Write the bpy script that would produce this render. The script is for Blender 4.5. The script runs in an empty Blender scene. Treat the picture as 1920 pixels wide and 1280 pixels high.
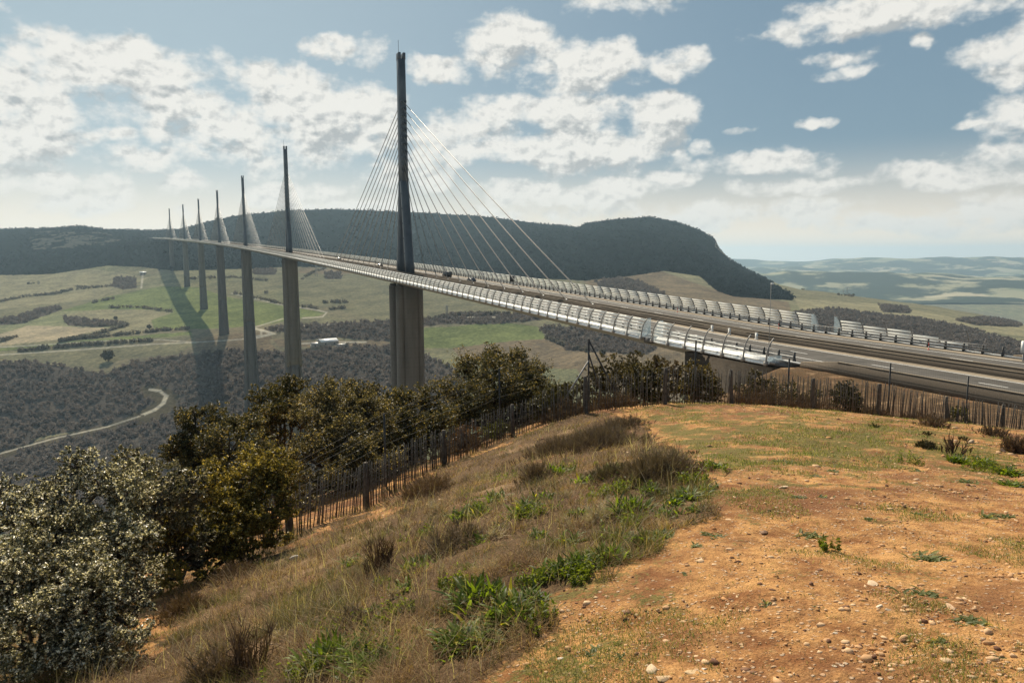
import bpy, math, random
import numpy as np
from mathutils import Matrix, Vector
sc = bpy.context.scene
R = math.radians
rng = np.random.default_rng(7)
random.seed(7)

# ------------------------------------------------------------------ camera
CAM = np.array([-80.022, -89.745, 12.734])
YAW, PITCH, ROLL, FPX = 0.4066584, -0.1161597, -0.0048172, 1363.64
_F = np.array([math.sin(YAW)*math.cos(PITCH), math.cos(YAW)*math.cos(PITCH), math.sin(PITCH)])
_R0 = np.array([math.cos(YAW), -math.sin(YAW), 0.0]); _U0 = np.cross(_R0, _F)
_R = _R0*math.cos(ROLL) + _U0*math.sin(ROLL); _U = -_R0*math.sin(ROLL) + _U0*math.cos(ROLL)
FH = np.array([math.sin(YAW), math.cos(YAW), 0.0]); RH = _R0
cd = bpy.data.cameras.new('camera'); cam = bpy.data.objects.new('camera', cd); sc.collection.objects.link(cam)
cd.sensor_width = 36; cd.lens = FPX/1920*36; cd.clip_start = .1; cd.clip_end = 90000
M = Matrix.Identity(4)
for i in range(3):
    M[i][0], M[i][1], M[i][2], M[i][3] = _R[i], _U[i], -_F[i], CAM[i]
cam.matrix_world = M
sc.camera = cam

# ------------------------------------------------------------------ light
SUN_EL, SUN_AZ = R(43), R(7.0)          # azimuth measured from +Y towards +X
sd = bpy.data.lights.new('sun', 'SUN'); sun = bpy.data.objects.new('sun', sd); sc.collection.objects.link(sun)
sd.energy = 5.0; sd.angle = R(.53); sd.color = (1, .89, .71)
sdir = Vector((math.sin(SUN_AZ)*math.cos(SUN_EL), math.cos(SUN_AZ)*math.cos(SUN_EL), math.sin(SUN_EL)))
sun.rotation_euler = sdir.to_track_quat('Z', 'Y').to_euler()
sc.view_settings.view_transform = 'Standard'; sc.view_settings.look = 'None'
sc.view_settings.gamma = 1; sc.view_settings.exposure = 0.42
sc.cycles.max_bounces = 5; sc.cycles.transparent_max_bounces = 24; sc.cycles.volume_bounces = 0
sc.cycles.diffuse_bounces = 3; sc.cycles.glossy_bounces = 3; sc.cycles.sample_clamp_indirect = 5
sc.cycles.use_denoising = True

def proj(P):
    P = np.asarray(P, float); d = P - CAM; z = d @ _F
    z = np.where(np.abs(z) < 1e-6, 1e-6, z)
    return 960 + FPX*(d @ _R)/z, 640 - FPX*(d @ _U)/z, z
def ray(u, y):
    d = _F + _R*((u-960)/FPX) + _U*((640-y)/FPX)
    return d
def unproj(u, y, d):                      # d = horizontal forward distance
    r = ray(u, y); return CAM + r*(d/(r @ FH))

# ------------------------------------------------------------------ node helpers
def newmat(name):
    m = bpy.data.materials.new(name); m.use_nodes = True
    nt = m.node_tree; nt.nodes.clear()
    out = nt.nodes.new('ShaderNodeOutputMaterial')
    return m, nt, out
def nd(nt, typ, **kw):
    n = nt.nodes.new(typ)
    for k, v in kw.items():
        if k.startswith('i_'):
            key = k[2:]; key = int(key) if key.isdigit() else key.replace('_', ' ')
            if isinstance(v, bpy.types.NodeSocket): nt.links.new(v, n.inputs[key])
            else: n.inputs[key].default_value = v
        else: setattr(n, k, v)
    return n
def math_(nt, op, a, b=None, c=None, clamp=False):
    n = nt.nodes.new('ShaderNodeMath'); n.operation = op; n.use_clamp = clamp
    for i, v in enumerate((a, b, c)):
        if v is None: continue
        if isinstance(v, bpy.types.NodeSocket): nt.links.new(v, n.inputs[i])
        else: n.inputs[i].default_value = v
    return n.outputs[0]
def vmath(nt, op, a, b=None, c=None, out=0):
    n = nt.nodes.new('ShaderNodeVectorMath'); n.operation = op
    for i, v in enumerate((a, b, c)):
        if v is None: continue
        if isinstance(v, bpy.types.NodeSocket): nt.links.new(v, n.inputs[i])
        else: n.inputs[i].default_value = v
    return n.outputs[out]
def mix(nt, f, a, b, typ='MIX'):
    n = nt.nodes.new('ShaderNodeMix'); n.data_type = 'RGBA'; n.blend_type = typ; n.clamp_factor = True
    for i, v in ((0, f), (6, a), (7, b)):
        if isinstance(v, bpy.types.NodeSocket): nt.links.new(v, n.inputs[i])
        elif i == 0: n.inputs[i].default_value = v
        else: n.inputs[i].default_value = (*v, 1) if len(v) == 3 else v
    return n.outputs[2]
def smooth(nt, x, lo, hi, a=0., b=1.):
    n = nt.nodes.new('ShaderNodeMapRange'); n.interpolation_type = 'SMOOTHSTEP'
    nt.links.new(x, n.inputs[0])
    for i, v in ((1, lo), (2, hi), (3, a), (4, b)): n.inputs[i].default_value = v
    return n.outputs[0]
def noise(nt, vec, scale, detail=4, rough=.55, dist=0, dim='3D', lac=2.):
    n = nt.nodes.new('ShaderNodeTexNoise'); n.noise_dimensions = dim
    if vec is not None: nt.links.new(vec, n.inputs['Vector'])
    n.inputs['Scale'].default_value = scale; n.inputs['Detail'].default_value = detail
    n.inputs['Roughness'].default_value = rough; n.inputs['Distortion'].default_value = dist
    n.inputs['Lacunarity'].default_value = lac
    return n.outputs[0]
def pos(nt): return nt.nodes.new('ShaderNodeNewGeometry').outputs['Position']
def principled(nt, out, col, rough=.8, spec=.3, metal=0, bump=None, bs=.3, bd=.1):
    b = nt.nodes.new('ShaderNodeBsdfPrincipled')
    for k, v in (('Base Color', col), ('Roughness', rough), ('Specular IOR Level', spec), ('Metallic', metal)):
        if isinstance(v, bpy.types.NodeSocket): nt.links.new(v, b.inputs[k])
        else: b.inputs[k].default_value = (*v, 1) if k == 'Base Color' else v
    if bump is not None:
        bn = nt.nodes.new('ShaderNodeBump'); bn.inputs['Strength'].default_value = bs; bn.inputs['Distance'].default_value = bd
        nt.links.new(bump, bn.inputs['Height']); nt.links.new(bn.outputs[0], b.inputs['Normal'])
    nt.links.new(b.outputs[0], out.inputs[0])
    return b
def varmat(name, c1, c2, scale=3, rough=.8, spec=.3, metal=0, bs=.2, bd=.02, detail=5):
    m, nt, out = newmat(name); p = pos(nt)
    f = noise(nt, p, scale, detail, .6)
    principled(nt, out, mix(nt, smooth(nt, f, .3, .7), c1, c2), rough, spec, metal, f, bs, bd)
    return m
def attrcol(nt, name='Col'):
    a = nt.nodes.new('ShaderNodeAttribute'); a.attribute_name = name; return a.outputs['Color']

# ------------------------------------------------------------------ world: sky with clouds
w = bpy.data.worlds.new('World'); sc.world = w; w.use_nodes = True
nt = w.node_tree; nt.nodes.clear()
wout = nt.nodes.new('ShaderNodeOutputWorld'); bg = nt.nodes.new('ShaderNodeBackground')
sky = nt.nodes.new('ShaderNodeTexSky'); sky.sky_type = 'NISHITA'; sky.sun_disc = False
sky.sun_elevation = SUN_EL; sky.sun_rotation = SUN_AZ; sky.altitude = 600; sky.air_density = 1.0; sky.dust_density = 1.6; sky.ozone_density = 1.2
SKYS = .085
def azel(u, y):
    d = ray(u, y); d = d/np.linalg.norm(d)
    return math.degrees(math.atan2(d[0], d[1])), math.degrees(math.asin(d[2]))
clouds = [(210,135,190,52,1),(60,190,110,48,.9),(330,195,90,40,.9),(45,255,110,42,1),(180,248,55,14,.7),(240,300,60,26,.9),(80,350,140,40,.7),(170,378,90,24,.7),
 (520,165,80,48,1.05),(600,215,130,62,1.05),(430,250,120,55,1),(520,312,110,26,.8),(690,235,85,55,.95),(628,88,62,26,.9),(700,105,32,26,.45),
 (935,82,85,48,1.1),(1085,130,120,46,1.1),(820,135,62,24,.9),(930,200,70,28,.9),(1080,210,110,34,1),(1240,228,66,52,1.15),(870,262,150,50,1),(1100,282,190,48,1.1),
 (1268,116,56,26,.95),(1333,270,28,20,.85),(985,360,90,30,1),(1140,362,115,24,.9),(1258,335,52,15,.8),(1445,306,125,22,.9),(1480,345,105,18,.8),(1500,398,120,28,.85),(1300,402,90,26,.9),
 (1660,30,170,34,1),(1510,50,66,18,.85),(1740,80,20,12,.8),(1590,110,70,14,.7),(1600,135,50,10,.6),(1900,112,66,46,1.1),(1890,290,80,24,.9),(1760,330,130,20,.8),
 (1860,395,110,28,.8),(1690,420,120,18,.7),(560,370,120,20,.75),(760,330,90,30,.7),(350,345,70,18,.6),(1390,243,22,6,.5),(1525,232,30,7,.5),(1820,232,30,6,.5),
 (640,300,140,60,.3),(1000,400,700,14,.45),(1200,-60,200,60,.8),(300,-120,300,60,.8),(-200,200,220,120,1),(2150,200,180,90,.9),(-600,0,300,200,1),(2500,0,300,160,.9)]
# node group: density at a direction given in degrees (azimuth, elevation)
g = bpy.data.node_groups.new('cloud_cover', 'ShaderNodeTree')
g.interface.new_socket('P', in_out='INPUT', socket_type='NodeSocketVector')
g.interface.new_socket('D', in_out='OUTPUT', socket_type='NodeSocketFloat')
gi = g.nodes.new('NodeGroupInput'); go = g.nodes.new('NodeGroupOutput')
P0 = gi.outputs[0]
wn = g.nodes.new('ShaderNodeTexNoise'); wn.noise_dimensions = '2D'; wn.inputs['Scale'].default_value = .22; wn.inputs['Detail'].default_value = 3
g.links.new(P0, wn.inputs['Vector'])
wv = vmath(g, 'SUBTRACT', wn.outputs['Color'], (.5, .5, .5))
wv = vmath(g, 'MULTIPLY', wv, (3.2, 1.8, 0))
P1 = vmath(g, 'ADD', P0, wv)
acc = None
for (cx, cy, rx, ry, wt) in clouds:
    a, e = azel(cx, cy); k = FPX*math.pi/180
    v = vmath(g, 'MULTIPLY_ADD', P1, (k/(rx*1.1), k/(ry*1.12), 0), (-a*k/(rx*1.1), -e*k/(ry*1.12), 0))
    l = vmath(g, 'DOT_PRODUCT', v, v, out=1)
    s = math_(g, 'MULTIPLY_ADD', l, -wt, wt, clamp=False)
    acc = s if acc is None else math_(g, 'SMOOTH_MAX', acc, s, .25)
Ps = vmath(g, 'MULTIPLY', P0, (1, 1.5, 1))
n1 = noise(g, Ps, .27, 10, .57, .0, '2D')
vo = g.nodes.new('ShaderNodeTexVoronoi'); vo.voronoi_dimensions = '2D'; vo.feature = 'F1'; vo.inputs['Scale'].default_value = .6
vo.inputs['Detail'].default_value = 2; vo.inputs['Roughness'].default_value = .6
g.links.new(Ps, vo.inputs['Vector'])
n2 = math_(g, 'MULTIPLY_ADD', vo.outputs[0], -1.0, .62)
d = math_(g, 'MULTIPLY_ADD', n1, 2.6, -1.53)
d = math_(g, 'MULTIPLY_ADD', n2, .35, d)
d = math_(g, 'ADD', d, math_(g, 'MAXIMUM', acc, -1.2))
g.links.new(d, go.inputs[0])
tc = nt.nodes.new('ShaderNodeTexCoord'); sp = nt.nodes.new('ShaderNodeSeparateXYZ')
nrm = vmath(nt, 'NORMALIZE', tc.outputs['Generated'])
nt.links.new(nrm, sp.inputs[0])
az = math_(nt, 'MULTIPLY', math_(nt, 'ARCTAN2', sp.outputs[0], sp.outputs[1]), 180/math.pi)
el = math_(nt, 'MULTIPLY', math_(nt, 'ARCSINE', sp.outputs[2]), 180/math.pi)
cb = nt.nodes.new('ShaderNodeCombineXYZ'); nt.links.new(az, cb.inputs[0]); nt.links.new(el, cb.inputs[1])
def cover(off):
    n = nt.nodes.new('ShaderNodeGroup'); n.node_tree = g
    nt.links.new(vmath(nt, 'ADD', cb.outputs[0], off), n.inputs[0]); return n.outputs[0]
D0 = cover((0, 0, 0)); D1 = cover((-.35, 1.25, 0))
alpha = smooth(nt, D0, -.40, .50)
alpha = math_(nt, 'MULTIPLY', math_(nt, 'MULTIPLY', alpha, smooth(nt, el, -1.5, 1.5, .35, 1)), smooth(nt, el, 24, 40, 1, .4))
shade = smooth(nt, math_(nt, 'ADD', math_(nt, 'MULTIPLY', D1, .55), math_(nt, 'MULTIPLY', math_(nt, 'SUBTRACT', D1, D0), .55)), .12, 1.05)       # thick towards the sun: grey
shade = math_(nt, 'MULTIPLY', shade, smooth(nt, el, 0, 9, .45, 1))
Pe = vmath(nt, 'MULTIPLY', cb.outputs[0], (1, 1.4, 1))
em = math_(nt, 'SUBTRACT', noise(nt, vmath(nt, 'ADD', Pe, (-.22, .5, 0)), .62, 7, .58, 0, '2D'), noise(nt, Pe, .62, 7, .58, 0, '2D'))
shade = math_(nt, 'ADD', shade, math_(nt, 'MULTIPLY', em, 2.6), clamp=True)
ccol = mix(nt, shade, (.97, .95, .89), (.50, .525, .53))
ccol = mix(nt, smooth(nt, el, 0, 8, .8, 0), ccol, (.95, .905, .82))
skyc = vmath(nt, 'SCALE', sky.outputs[0]); skn = skyc.node; skn.inputs['Scale'].default_value = SKYS
skyc = mix(nt, smooth(nt, el, 2, 40, .8, .7), skyc, mix(nt, smooth(nt, el, 19, 45), mix(nt, smooth(nt, az, -10, 45), (.36, .50, .57), (.205, .325, .41)), (.08, .15, .24)))
hz = smooth(nt, el, -1, 8.5, 1.0, 0)
glow = smooth(nt, az, 45, -25, 0, .5)
skyc = mix(nt, math_(nt, 'MULTIPLY', smooth(nt, el, 24, 2, .35, 1), glow), skyc, (.66, .76, .78))
sunw = math_(nt, 'POWER', smooth(nt, vmath(nt, 'DOT_PRODUCT', nrm, (math.sin(SUN_AZ), math.cos(SUN_AZ), 0), out=1), -1, 1), 1.5)
skyc = mix(nt, math_(nt, 'MULTIPLY', hz, smooth(nt, sunw, 0, .8, .35, 1)), skyc, (1.30, 1.10, .86))
fin = mix(nt, alpha, skyc, ccol)
nt.links.new(fin, bg.inputs[0]); bg.inputs[1].default_value = .66
nt.links.new(bg.outputs[0], wout.inputs[0])
w.cycles.sampling_method = 'MANUAL'; w.cycles.sample_map_resolution = 256

# ------------------------------------------------------------------ object helpers
col = sc.collection
def tag(o, label=None, cat=None, group=None, kind=None):
    if label: o['label'] = label
    if cat: o['category'] = cat
    if group: o['group'] = group
    if kind: o['kind'] = kind
    return o
def empty(name, loc=(0, 0, 0), rz=0):
    o = bpy.data.objects.new(name, None); col.objects.link(o); o.location = loc; o.rotation_euler = (0, 0, rz); o.empty_display_size = .3
    return o
def mesh_obj(name, V, F, mat, parent=None, smooth_=False, cols=None, midx=None):
    """V (n,3); F (m,k) array or list of such arrays / of index lists"""
    me = bpy.data.meshes.new(name); V = np.ascontiguousarray(V, dtype=np.float32)
    if isinstance(F, list): Fs = [np.asarray(f, dtype=np.int32) if not isinstance(f, np.ndarray) else f.astype(np.int32) for f in F]
    else: Fs = [F.astype(np.int32)]
    Fs = [f.reshape(1, -1) if f.ndim == 1 else f for f in Fs if f.size]
    loops = np.concatenate([f.ravel() for f in Fs]); tot = np.concatenate([np.full(len(f), f.shape[1], np.int32) for f in Fs])
    st = np.concatenate([[0], np.cumsum(tot)[:-1]]).astype(np.int32)
    me.vertices.add(len(V)); me.vertices.foreach_set('co', V.ravel())
    me.loops.add(len(loops)); me.loops.foreach_set('vertex_index', loops)
    me.polygons.add(len(tot)); me.polygons.foreach_set('loop_start', st); me.polygons.foreach_set('loop_total', tot)
    if smooth_: me.polygons.foreach_set('use_smooth', np.ones(len(tot), bool))
    mats = mat if isinstance(mat, (list, tuple)) else [mat]
    for m in mats: me.materials.append(m)
    if midx is not None: me.polygons.foreach_set('material_index', np.asarray(midx, np.int32))
    if cols is not None:
        ca = me.color_attributes.new('Col', 'FLOAT_COLOR', 'POINT')
        c4 = np.ones((len(V), 4), np.float32); c4[:, :cols.shape[1]] = cols
        ca.data.foreach_set('color', c4.ravel())
    me.update(calc_edges=True)
    o = bpy.data.objects.new(name, me); col.objects.link(o)
    if parent: o.parent = parent
    return o
class MB:
    def __init__(s): s.V = []; s.F = []; s.n = 0
    def add(s, V, F):
        V = np.asarray(V, float)
        s.V.append(V)
        for f in (F if isinstance(F, list) else [F]):
            f = np.asarray(f)
            s.F.append((f.reshape(1, -1) if f.ndim == 1 else f) + s.n)
        s.n += len(V); return s
    def box(s, c, h, ax=None):
        """c centre, h half sizes, ax rows = axes"""
        ax = np.eye(3) if ax is None else np.asarray(ax, float)
        q = np.array([[x, y, z] for x in (-1, 1) for y in (-1, 1) for z in (-1, 1)], float)*h
        f = np.array([[0, 1, 3, 2], [4, 6, 7, 5], [0, 4, 5, 1], [2, 3, 7, 6], [0, 2, 6, 4], [1, 5, 7, 3]])
        return s.add(np.asarray(c) + q @ ax, f)
    def tube(s, pts, rad, k=6, cap=True):
        pts = np.asarray(pts, float); n = len(pts); rad = np.broadcast_to(rad, n)
        T = np.gradient(pts, axis=0); T /= np.linalg.norm(T, axis=1)[:, None] + 1e-12
        up = np.array([0, 0, 1.]) if abs(T[0][2]) < .9 else np.array([1., 0, 0])
        A = np.cross(T, up); A /= np.linalg.norm(A, axis=1)[:, None] + 1e-12; B = np.cross(T, A)
        th = np.arange(k)*2*math.pi/k
        V = pts[:, None] + rad[:, None, None]*(A[:, None]*np.cos(th)[None, :, None] + B[:, None]*np.sin(th)[None, :, None])
        i = np.arange(n-1)[:, None]*k; j = np.arange(k)[None]; j2 = (j+1) % k
        F = np.stack([i+j, i+j2, i+k+j2, i+k+j], -1).reshape(-1, 4)
        fs = [F]
        if cap: fs += [np.arange(k)[::-1].reshape(1, -1), (np.arange(k)+(n-1)*k).reshape(1, -1)]
        return s.add(V.reshape(-1, 3), fs)
    def sweep(s, prof, frames, close=True, cap=True):
        """prof (m,2) [x,z]; frames list of (origin, X, Z) """
        m = len(prof); n = len(frames)
        V = np.concatenate([np.asarray(o) + prof[:, :1]*np.asarray(X) + prof[:, 1:]*np.asarray(Z) for o, X, Z in frames])
        mm = m if close else m-1
        i = np.arange(n-1)[:, None]*m; j = np.arange(mm)[None]; j2 = (j+1) % m
        F = [np.stack([i+j, i+j2, i+m+j2, i+m+j], -1).reshape(-1, 4)]
        if cap and close: F += [np.arange(m)[::-1].reshape(1, -1), (np.arange(m)+(n-1)*m).reshape(1, -1)]
        return s.add(V, F)
    def loft(s, rings):
        rings = np.asarray(rings, float); n, k = rings.shape[:2]
        i = np.arange(n-1)[:, None]*k; j = np.arange(k)[None]; j2 = (j+1) % k
        F = np.stack([i+j, i+j2, i+k+j2, i+k+j], -1).reshape(-1, 4)
        return s.add(rings.reshape(-1, 3), [F, np.arange(k)[::-1].reshape(1, -1), (np.arange(k)+(n-1)*k).reshape(1, -1)])
    def build(s, name, mat, parent=None, smooth_=False, cols=None):
        V = np.concatenate(s.V)
        by = {}
        for f in s.F: by.setdefault(f.shape[1], []).append(f)
        return mesh_obj(name, V, [np.concatenate(v) for v in by.values()], mat, parent, smooth_, cols)

# ------------------------------------------------------------------ value noise (numpy)
def vnoise(x, y, seed=0):
    xi = np.floor(x).astype(np.int64); yi = np.floor(y).astype(np.int64); fx = x-xi; fy = y-yi
    fx = fx*fx*(3-2*fx); fy = fy*fy*(3-2*fy)
    def h(a, b):
        v = (a*374761393 + b*668265263 + seed*974711) & 0x7fffffff
        v = ((v ^ (v >> 13))*1274126177) & 0x7fffffff
        return ((v ^ (v >> 16)) & 0xffff)/65535.
    return (h(xi, yi)*(1-fx) + h(xi+1, yi)*fx)*(1-fy) + (h(xi, yi+1)*(1-fx) + h(xi+1, yi+1)*fx)*fy
def fbm(x, y, o=5, seed=0, g_=.5):
    a = 1; s = 0; t = 0
    for i in range(o):
        s += a*vnoise(x*2**i + 17.3*i, y*2**i - 9.1*i, seed+i); t += a; a *= g_
    return s/t

# ------------------------------------------------------------------ bridge path
KC, SL = -5.690847e-05, .030249
def path(s):
    z = SL*s if s >= 0 else .008*s
    return np.array([KC*s*s/2, s, z])
def frame(s, o=0, dz=0):
    t = np.array([KC*s, 1.]); t /= np.linalg.norm(t)
    X = np.array([t[1], -t[0], 0]); T = np.array([t[0], t[1], 0])
    return path(s) + X*o + np.array([0, 0, dz]), X, T
def frameN(s, o=0, dz=0):
    a, X, T = frame(s, o, dz); return a, X, np.array([0, 0, 1.])

# ------------------------------------------------------------------ terrain heights
near_pts = []
for (u, y, d) in [(430,1062,13.5),(545,1005,15),(688,956,17),(833,871,21),(963,822,23.2),(1100,772,22.8),(1247,757,22.2),(1372,758,22.5),(1522,768,23.2),
                  (1645,783,24.5),(1775,796,26.2),(1880,808,28),(1990,818,30),
                  (1920,1280,3.0),(1440,1280,3.15),(1100,1280,3.45),(850,1280,3.8),(650,1280,4.3),(480,1280,4.8),(300,1280,5.6),
                  (1250,1035,5.4),(1250,870,9.6),(1600,1060,5.2),(1600,880,10.5),(1900,1070,5.1),(1900,905,10.4),(900,1040,6.4),(960,900,12),
                  (600,1120,7.6),(760,1000,10),(400,1150,8.8),(250,1150,9.5),(100,1180,10)]:
    p = unproj(u, y, d); near_pts.append((p[0], p[1], p[2]))
def loc(x, d, h): p = CAM + RH*x + FH*d; near_pts.append((p[0], p[1], CAM[2]-h))
for x, d, h in [(0,0,1.68),(2,0,1.62),(-2,0,2.05),(-5,0,3.0),(6,0,1.6),(0,-6,1.5),(8,-6,1.5),(-8,-4,3.6),(0,-30,1.3),(30,-30,1.5),(-30,-30,8),(30,0,3.5),(60,0,7),(-30,0,14),(-60,10,32),
                (-12,26,11.5),(-8,20,7.4),(-3,27,7.6),(2,28,6.3),(8,28,6.0),(-22,14,11),(-20,30,17),(-40,40,36),(-10,40,19),(0,45,16),(-9,23,8.6),(-14,19,9),(0,70,36),(-30,70,52),
                (20,50,13.5),(10,50,15),(14,37,8.6),(20,42,9.6),(26,48,10.8),(34,48,12),(28,60,12.4),(36,62,12.9),(44,55,13.1),(60,50,13.3),(45,30,9),(20,70,24),(34,76,13.6),(60,70,13.4)]:
    loc(x, d, h)
NP = np.array(near_pts)
def tps_fit(P, z, lam=.02):
    d = np.linalg.norm(P[:, None]-P[None], axis=2); K = np.where(d > 0, d*d*np.log(d+1e-9), 0)
    n = len(P); A = np.zeros((n+3, n+3)); A[:n, :n] = K + lam*np.eye(n); A[:n, n] = 1; A[:n, n+1:] = P; A[n, :n] = 1; A[n+1:, :n] = P.T
    return np.linalg.solve(A, np.concatenate([z, [0, 0, 0]]))
_c0 = NP[:, :2].mean(0); _W = tps_fit((NP[:, :2]-_c0)/20, NP[:, 2])
def tps(x, y):
    q = (np.stack([np.ravel(x), np.ravel(y)], 1)-_c0)/20; P = (NP[:, :2]-_c0)/20; out = np.empty(len(q))
    for i in range(0, len(q), 60000):
        b = q[i:i+60000]; d = np.linalg.norm(b[:, None]-P[None], axis=2)
        out[i:i+60000] = (d*d*np.log(d+1e-9)) @ _W[:len(P)] + _W[len(P)] + b @ _W[len(P)+1:]
    return out.reshape(np.shape(x))
# valley rows: (depth, [(u, value)...], is_z)
rowsz = [(60, [(-300,-40),(300,-30),(770,-16),(1100,-13),(1300,-8),(1450,-3),(2200,-1)]),
 (120, [(-300,-90),(300,-75),(770,-55),(1100,-42),(1300,-27),(1450,-12),(1700,-8),(2200,-8)]),
 (311, [(-300,-190),(300,-160),(560,-130),(770,-93),(1000,-90),(1300,-78),(1600,-70),(2200,-70)]),
 (636, [(-300,-240),(560,-233),(770,-225),(1100,-200),(1400,-170),(2200,-150)]),
 (760, [(-300,-236),(470,-232),(770,-205),(1100,-172),(1400,-150),(2200,-140)])]
rowsy = [(939, [(-300,815),(0,800),(300,795),(476,792),(770,732),(900,702),(1000,690),(1100,676),(1300,656),(1500,645),(1920,662),(2300,665)]),
 (1090, [(-300,682),(0,690),(200,697),(417,684),(600,672),(770,665),(900,656),(1000,646),(1100,640),(1300,626),(1500,625),(1920,645),(2300,650)]),
 (1233, [(-300,640),(200,640),(420,623),(600,618),(770,612),(900,606),(1100,600),(1300,592),(1500,602),(1700,615),(1920,635),(2300,640)]),
 (1532, [(-300,590),(200,588),(383,578),(600,570),(900,560),(1100,555),(1300,550),(1400,560),(1500,576),(1700,592),(1850,605),(1920,612),(2300,660)]),
 (1827, [(-300,558),(0,555),(200,550),(351,538),(600,530),(900,525),(1100,520),(1300,520),(1400,537),(1480,553),(1560,562),(1650,572),(1750,582),(1850,597),(1920,611),(2300,690)]),
 (2118, [(-300,528),(0,522),(200,515),(323,501),(480,505),(900,505),(1100,500),(1200,498),(1300,500),(1380,521),(1440,536),(1500,546),(1560,552),(1650,565),(1750,574),(1850,592),(1905,606),(1960,640),(2300,760)]),
 (2400, [(-300,505),(0,492),(100,482),(200,474),(285,458),(323,456),(400,478),(600,470),(900,475),(1100,465),(1200,460),(1300,466),(1350,492),(1400,512),(1450,531),(1500,544),(1560,551),(1650,564),(1750,578),(1850,605),(2300,760)]),
 (2800, [(-300,470),(0,456),(60,441),(150,433),(200,440),(250,445),(285,450),(323,450),(400,440),(600,430),(900,440),(1100,440),(1200,430),(1300,438),(1340,456),(1350,468),(1370,486),(1400,503),(1440,522),(1470,538),(1500,558),(1600,585),(1700,612),(2300,700)]),
 (3300, [(-300,432),(0,428),(75,427),(150,424),(200,430),(285,431),(330,429),(355,424),(400,412),(450,402),(500,397),(545,392),(620,391),(760,398),(900,405),(1000,418),(1085,426),(1100,419),(1150,411),(1220,407),(1265,415),(1310,430),(1340,447),(1349,466),(1370,495),(1400,515),(1440,535),(1500,580),(1700,625),(2300,680)])]
TG = np.linspace(-1.25, 1.45, 1081)       # tangent of azimuth off the view axis
deps = [r[0] for r in rowsz] + [r[0] for r in rowsy] + [3900, 5200]
ZT = []
for dep, tb in rowsz:
    a = np.array(tb, float); ZT.append(np.interp(TG, (a[:, 0]-960)/FPX, a[:, 1]))
for dep, tb in rowsy:
    a = np.array(tb, float); tt = []; zz = []
    for u, y in a:
        p = unproj(u, y, dep); tt.append(((p-CAM) @ RH)/dep); zz.append(p[2])
    ZT.append(np.interp(TG, tt, zz))
ZT.append(np.where(ZT[-1] > 30, ZT[-1]-8, ZT[-1]-110)); ZT.append(np.full(len(TG), -330.))
ZT = np.array(ZT); LD = np.log(np.array(deps, float))
def valley(x, y):
    dx = np.stack([np.ravel(x)-CAM[0], np.ravel(y)-CAM[1]], 1); dep = dx @ FH[:2]; lat = dx @ RH[:2]
    dep = np.maximum(dep, 20); t = np.clip(lat/dep, TG[0], TG[-1]-1e-6); l = np.clip(np.log(dep), LD[0], LD[-1]-1e-9)
    i = np.clip(np.searchsorted(LD, l, 'right')-1, 0, len(LD)-2)
    # interpolate linearly in depth
    D = np.array(deps, float); fr = (np.exp(l)-D[i])/(D[i+1]-D[i])
    ti = (t-TG[0])/(TG[1]-TG[0]); j = np.clip(ti.astype(int), 0, len(TG)-2); ft = ti-j
    z = (ZT[i, j]*(1-ft)+ZT[i, j+1]*ft)*(1-fr) + (ZT[i+1, j]*(1-ft)+ZT[i+1, j+1]*ft)*fr
    X = np.ravel(x); Y = np.ravel(y)
    amp = np.clip((dep-500)/1500, 0, 1)
    rough = (fbm(X/420, Y/420, 4, 3)-.5)*14*amp + (fbm(X/60, Y/60, 4, 9)-.5)*3.0*np.clip(dep/900, 0, 1)
    hill = np.clip((dep-2150)/500, 0, 1)*np.clip((3250-dep)/300, 0, 1)
    gully = (np.abs(fbm(X/170, Y/600, 4, 21)-.5))*60
    z = z + rough - hill*gully*.8
    return z.reshape(np.shape(x))
def ground(x, y):
    x = np.asarray(x, float); y = np.asarray(y, float)
    r = np.hypot(x-CAM[0], y-CAM[1]); wgt = np.clip((r-58)/45, 0, 1); wgt = wgt*wgt*(3-2*wgt)
    zn = tps(x, y); zv = valley(x, y)
    dep = (x-CAM[0])*FH[0] + (y-CAM[1])*FH[1]
    zn = np.where(r > 110, 0, zn)
    z = zn*(1-wgt) + zv*wgt
    z = np.where(dep < 10, np.where(r > 50, np.maximum(np.minimum(z, 11), -40), z), z)
    # motorway corridor (s < 0)
    off = x - KC*y*y/2; s = y; zr = .008*s - .35
    dd = np.maximum(0, np.abs(off)-17.6); dd = np.hypot(dd, np.maximum(0, s+24))
    act = s < 120
    z = np.where(act, np.clip(z, zr-dd*.62, zr+dd*.5), z)
    return z

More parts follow.
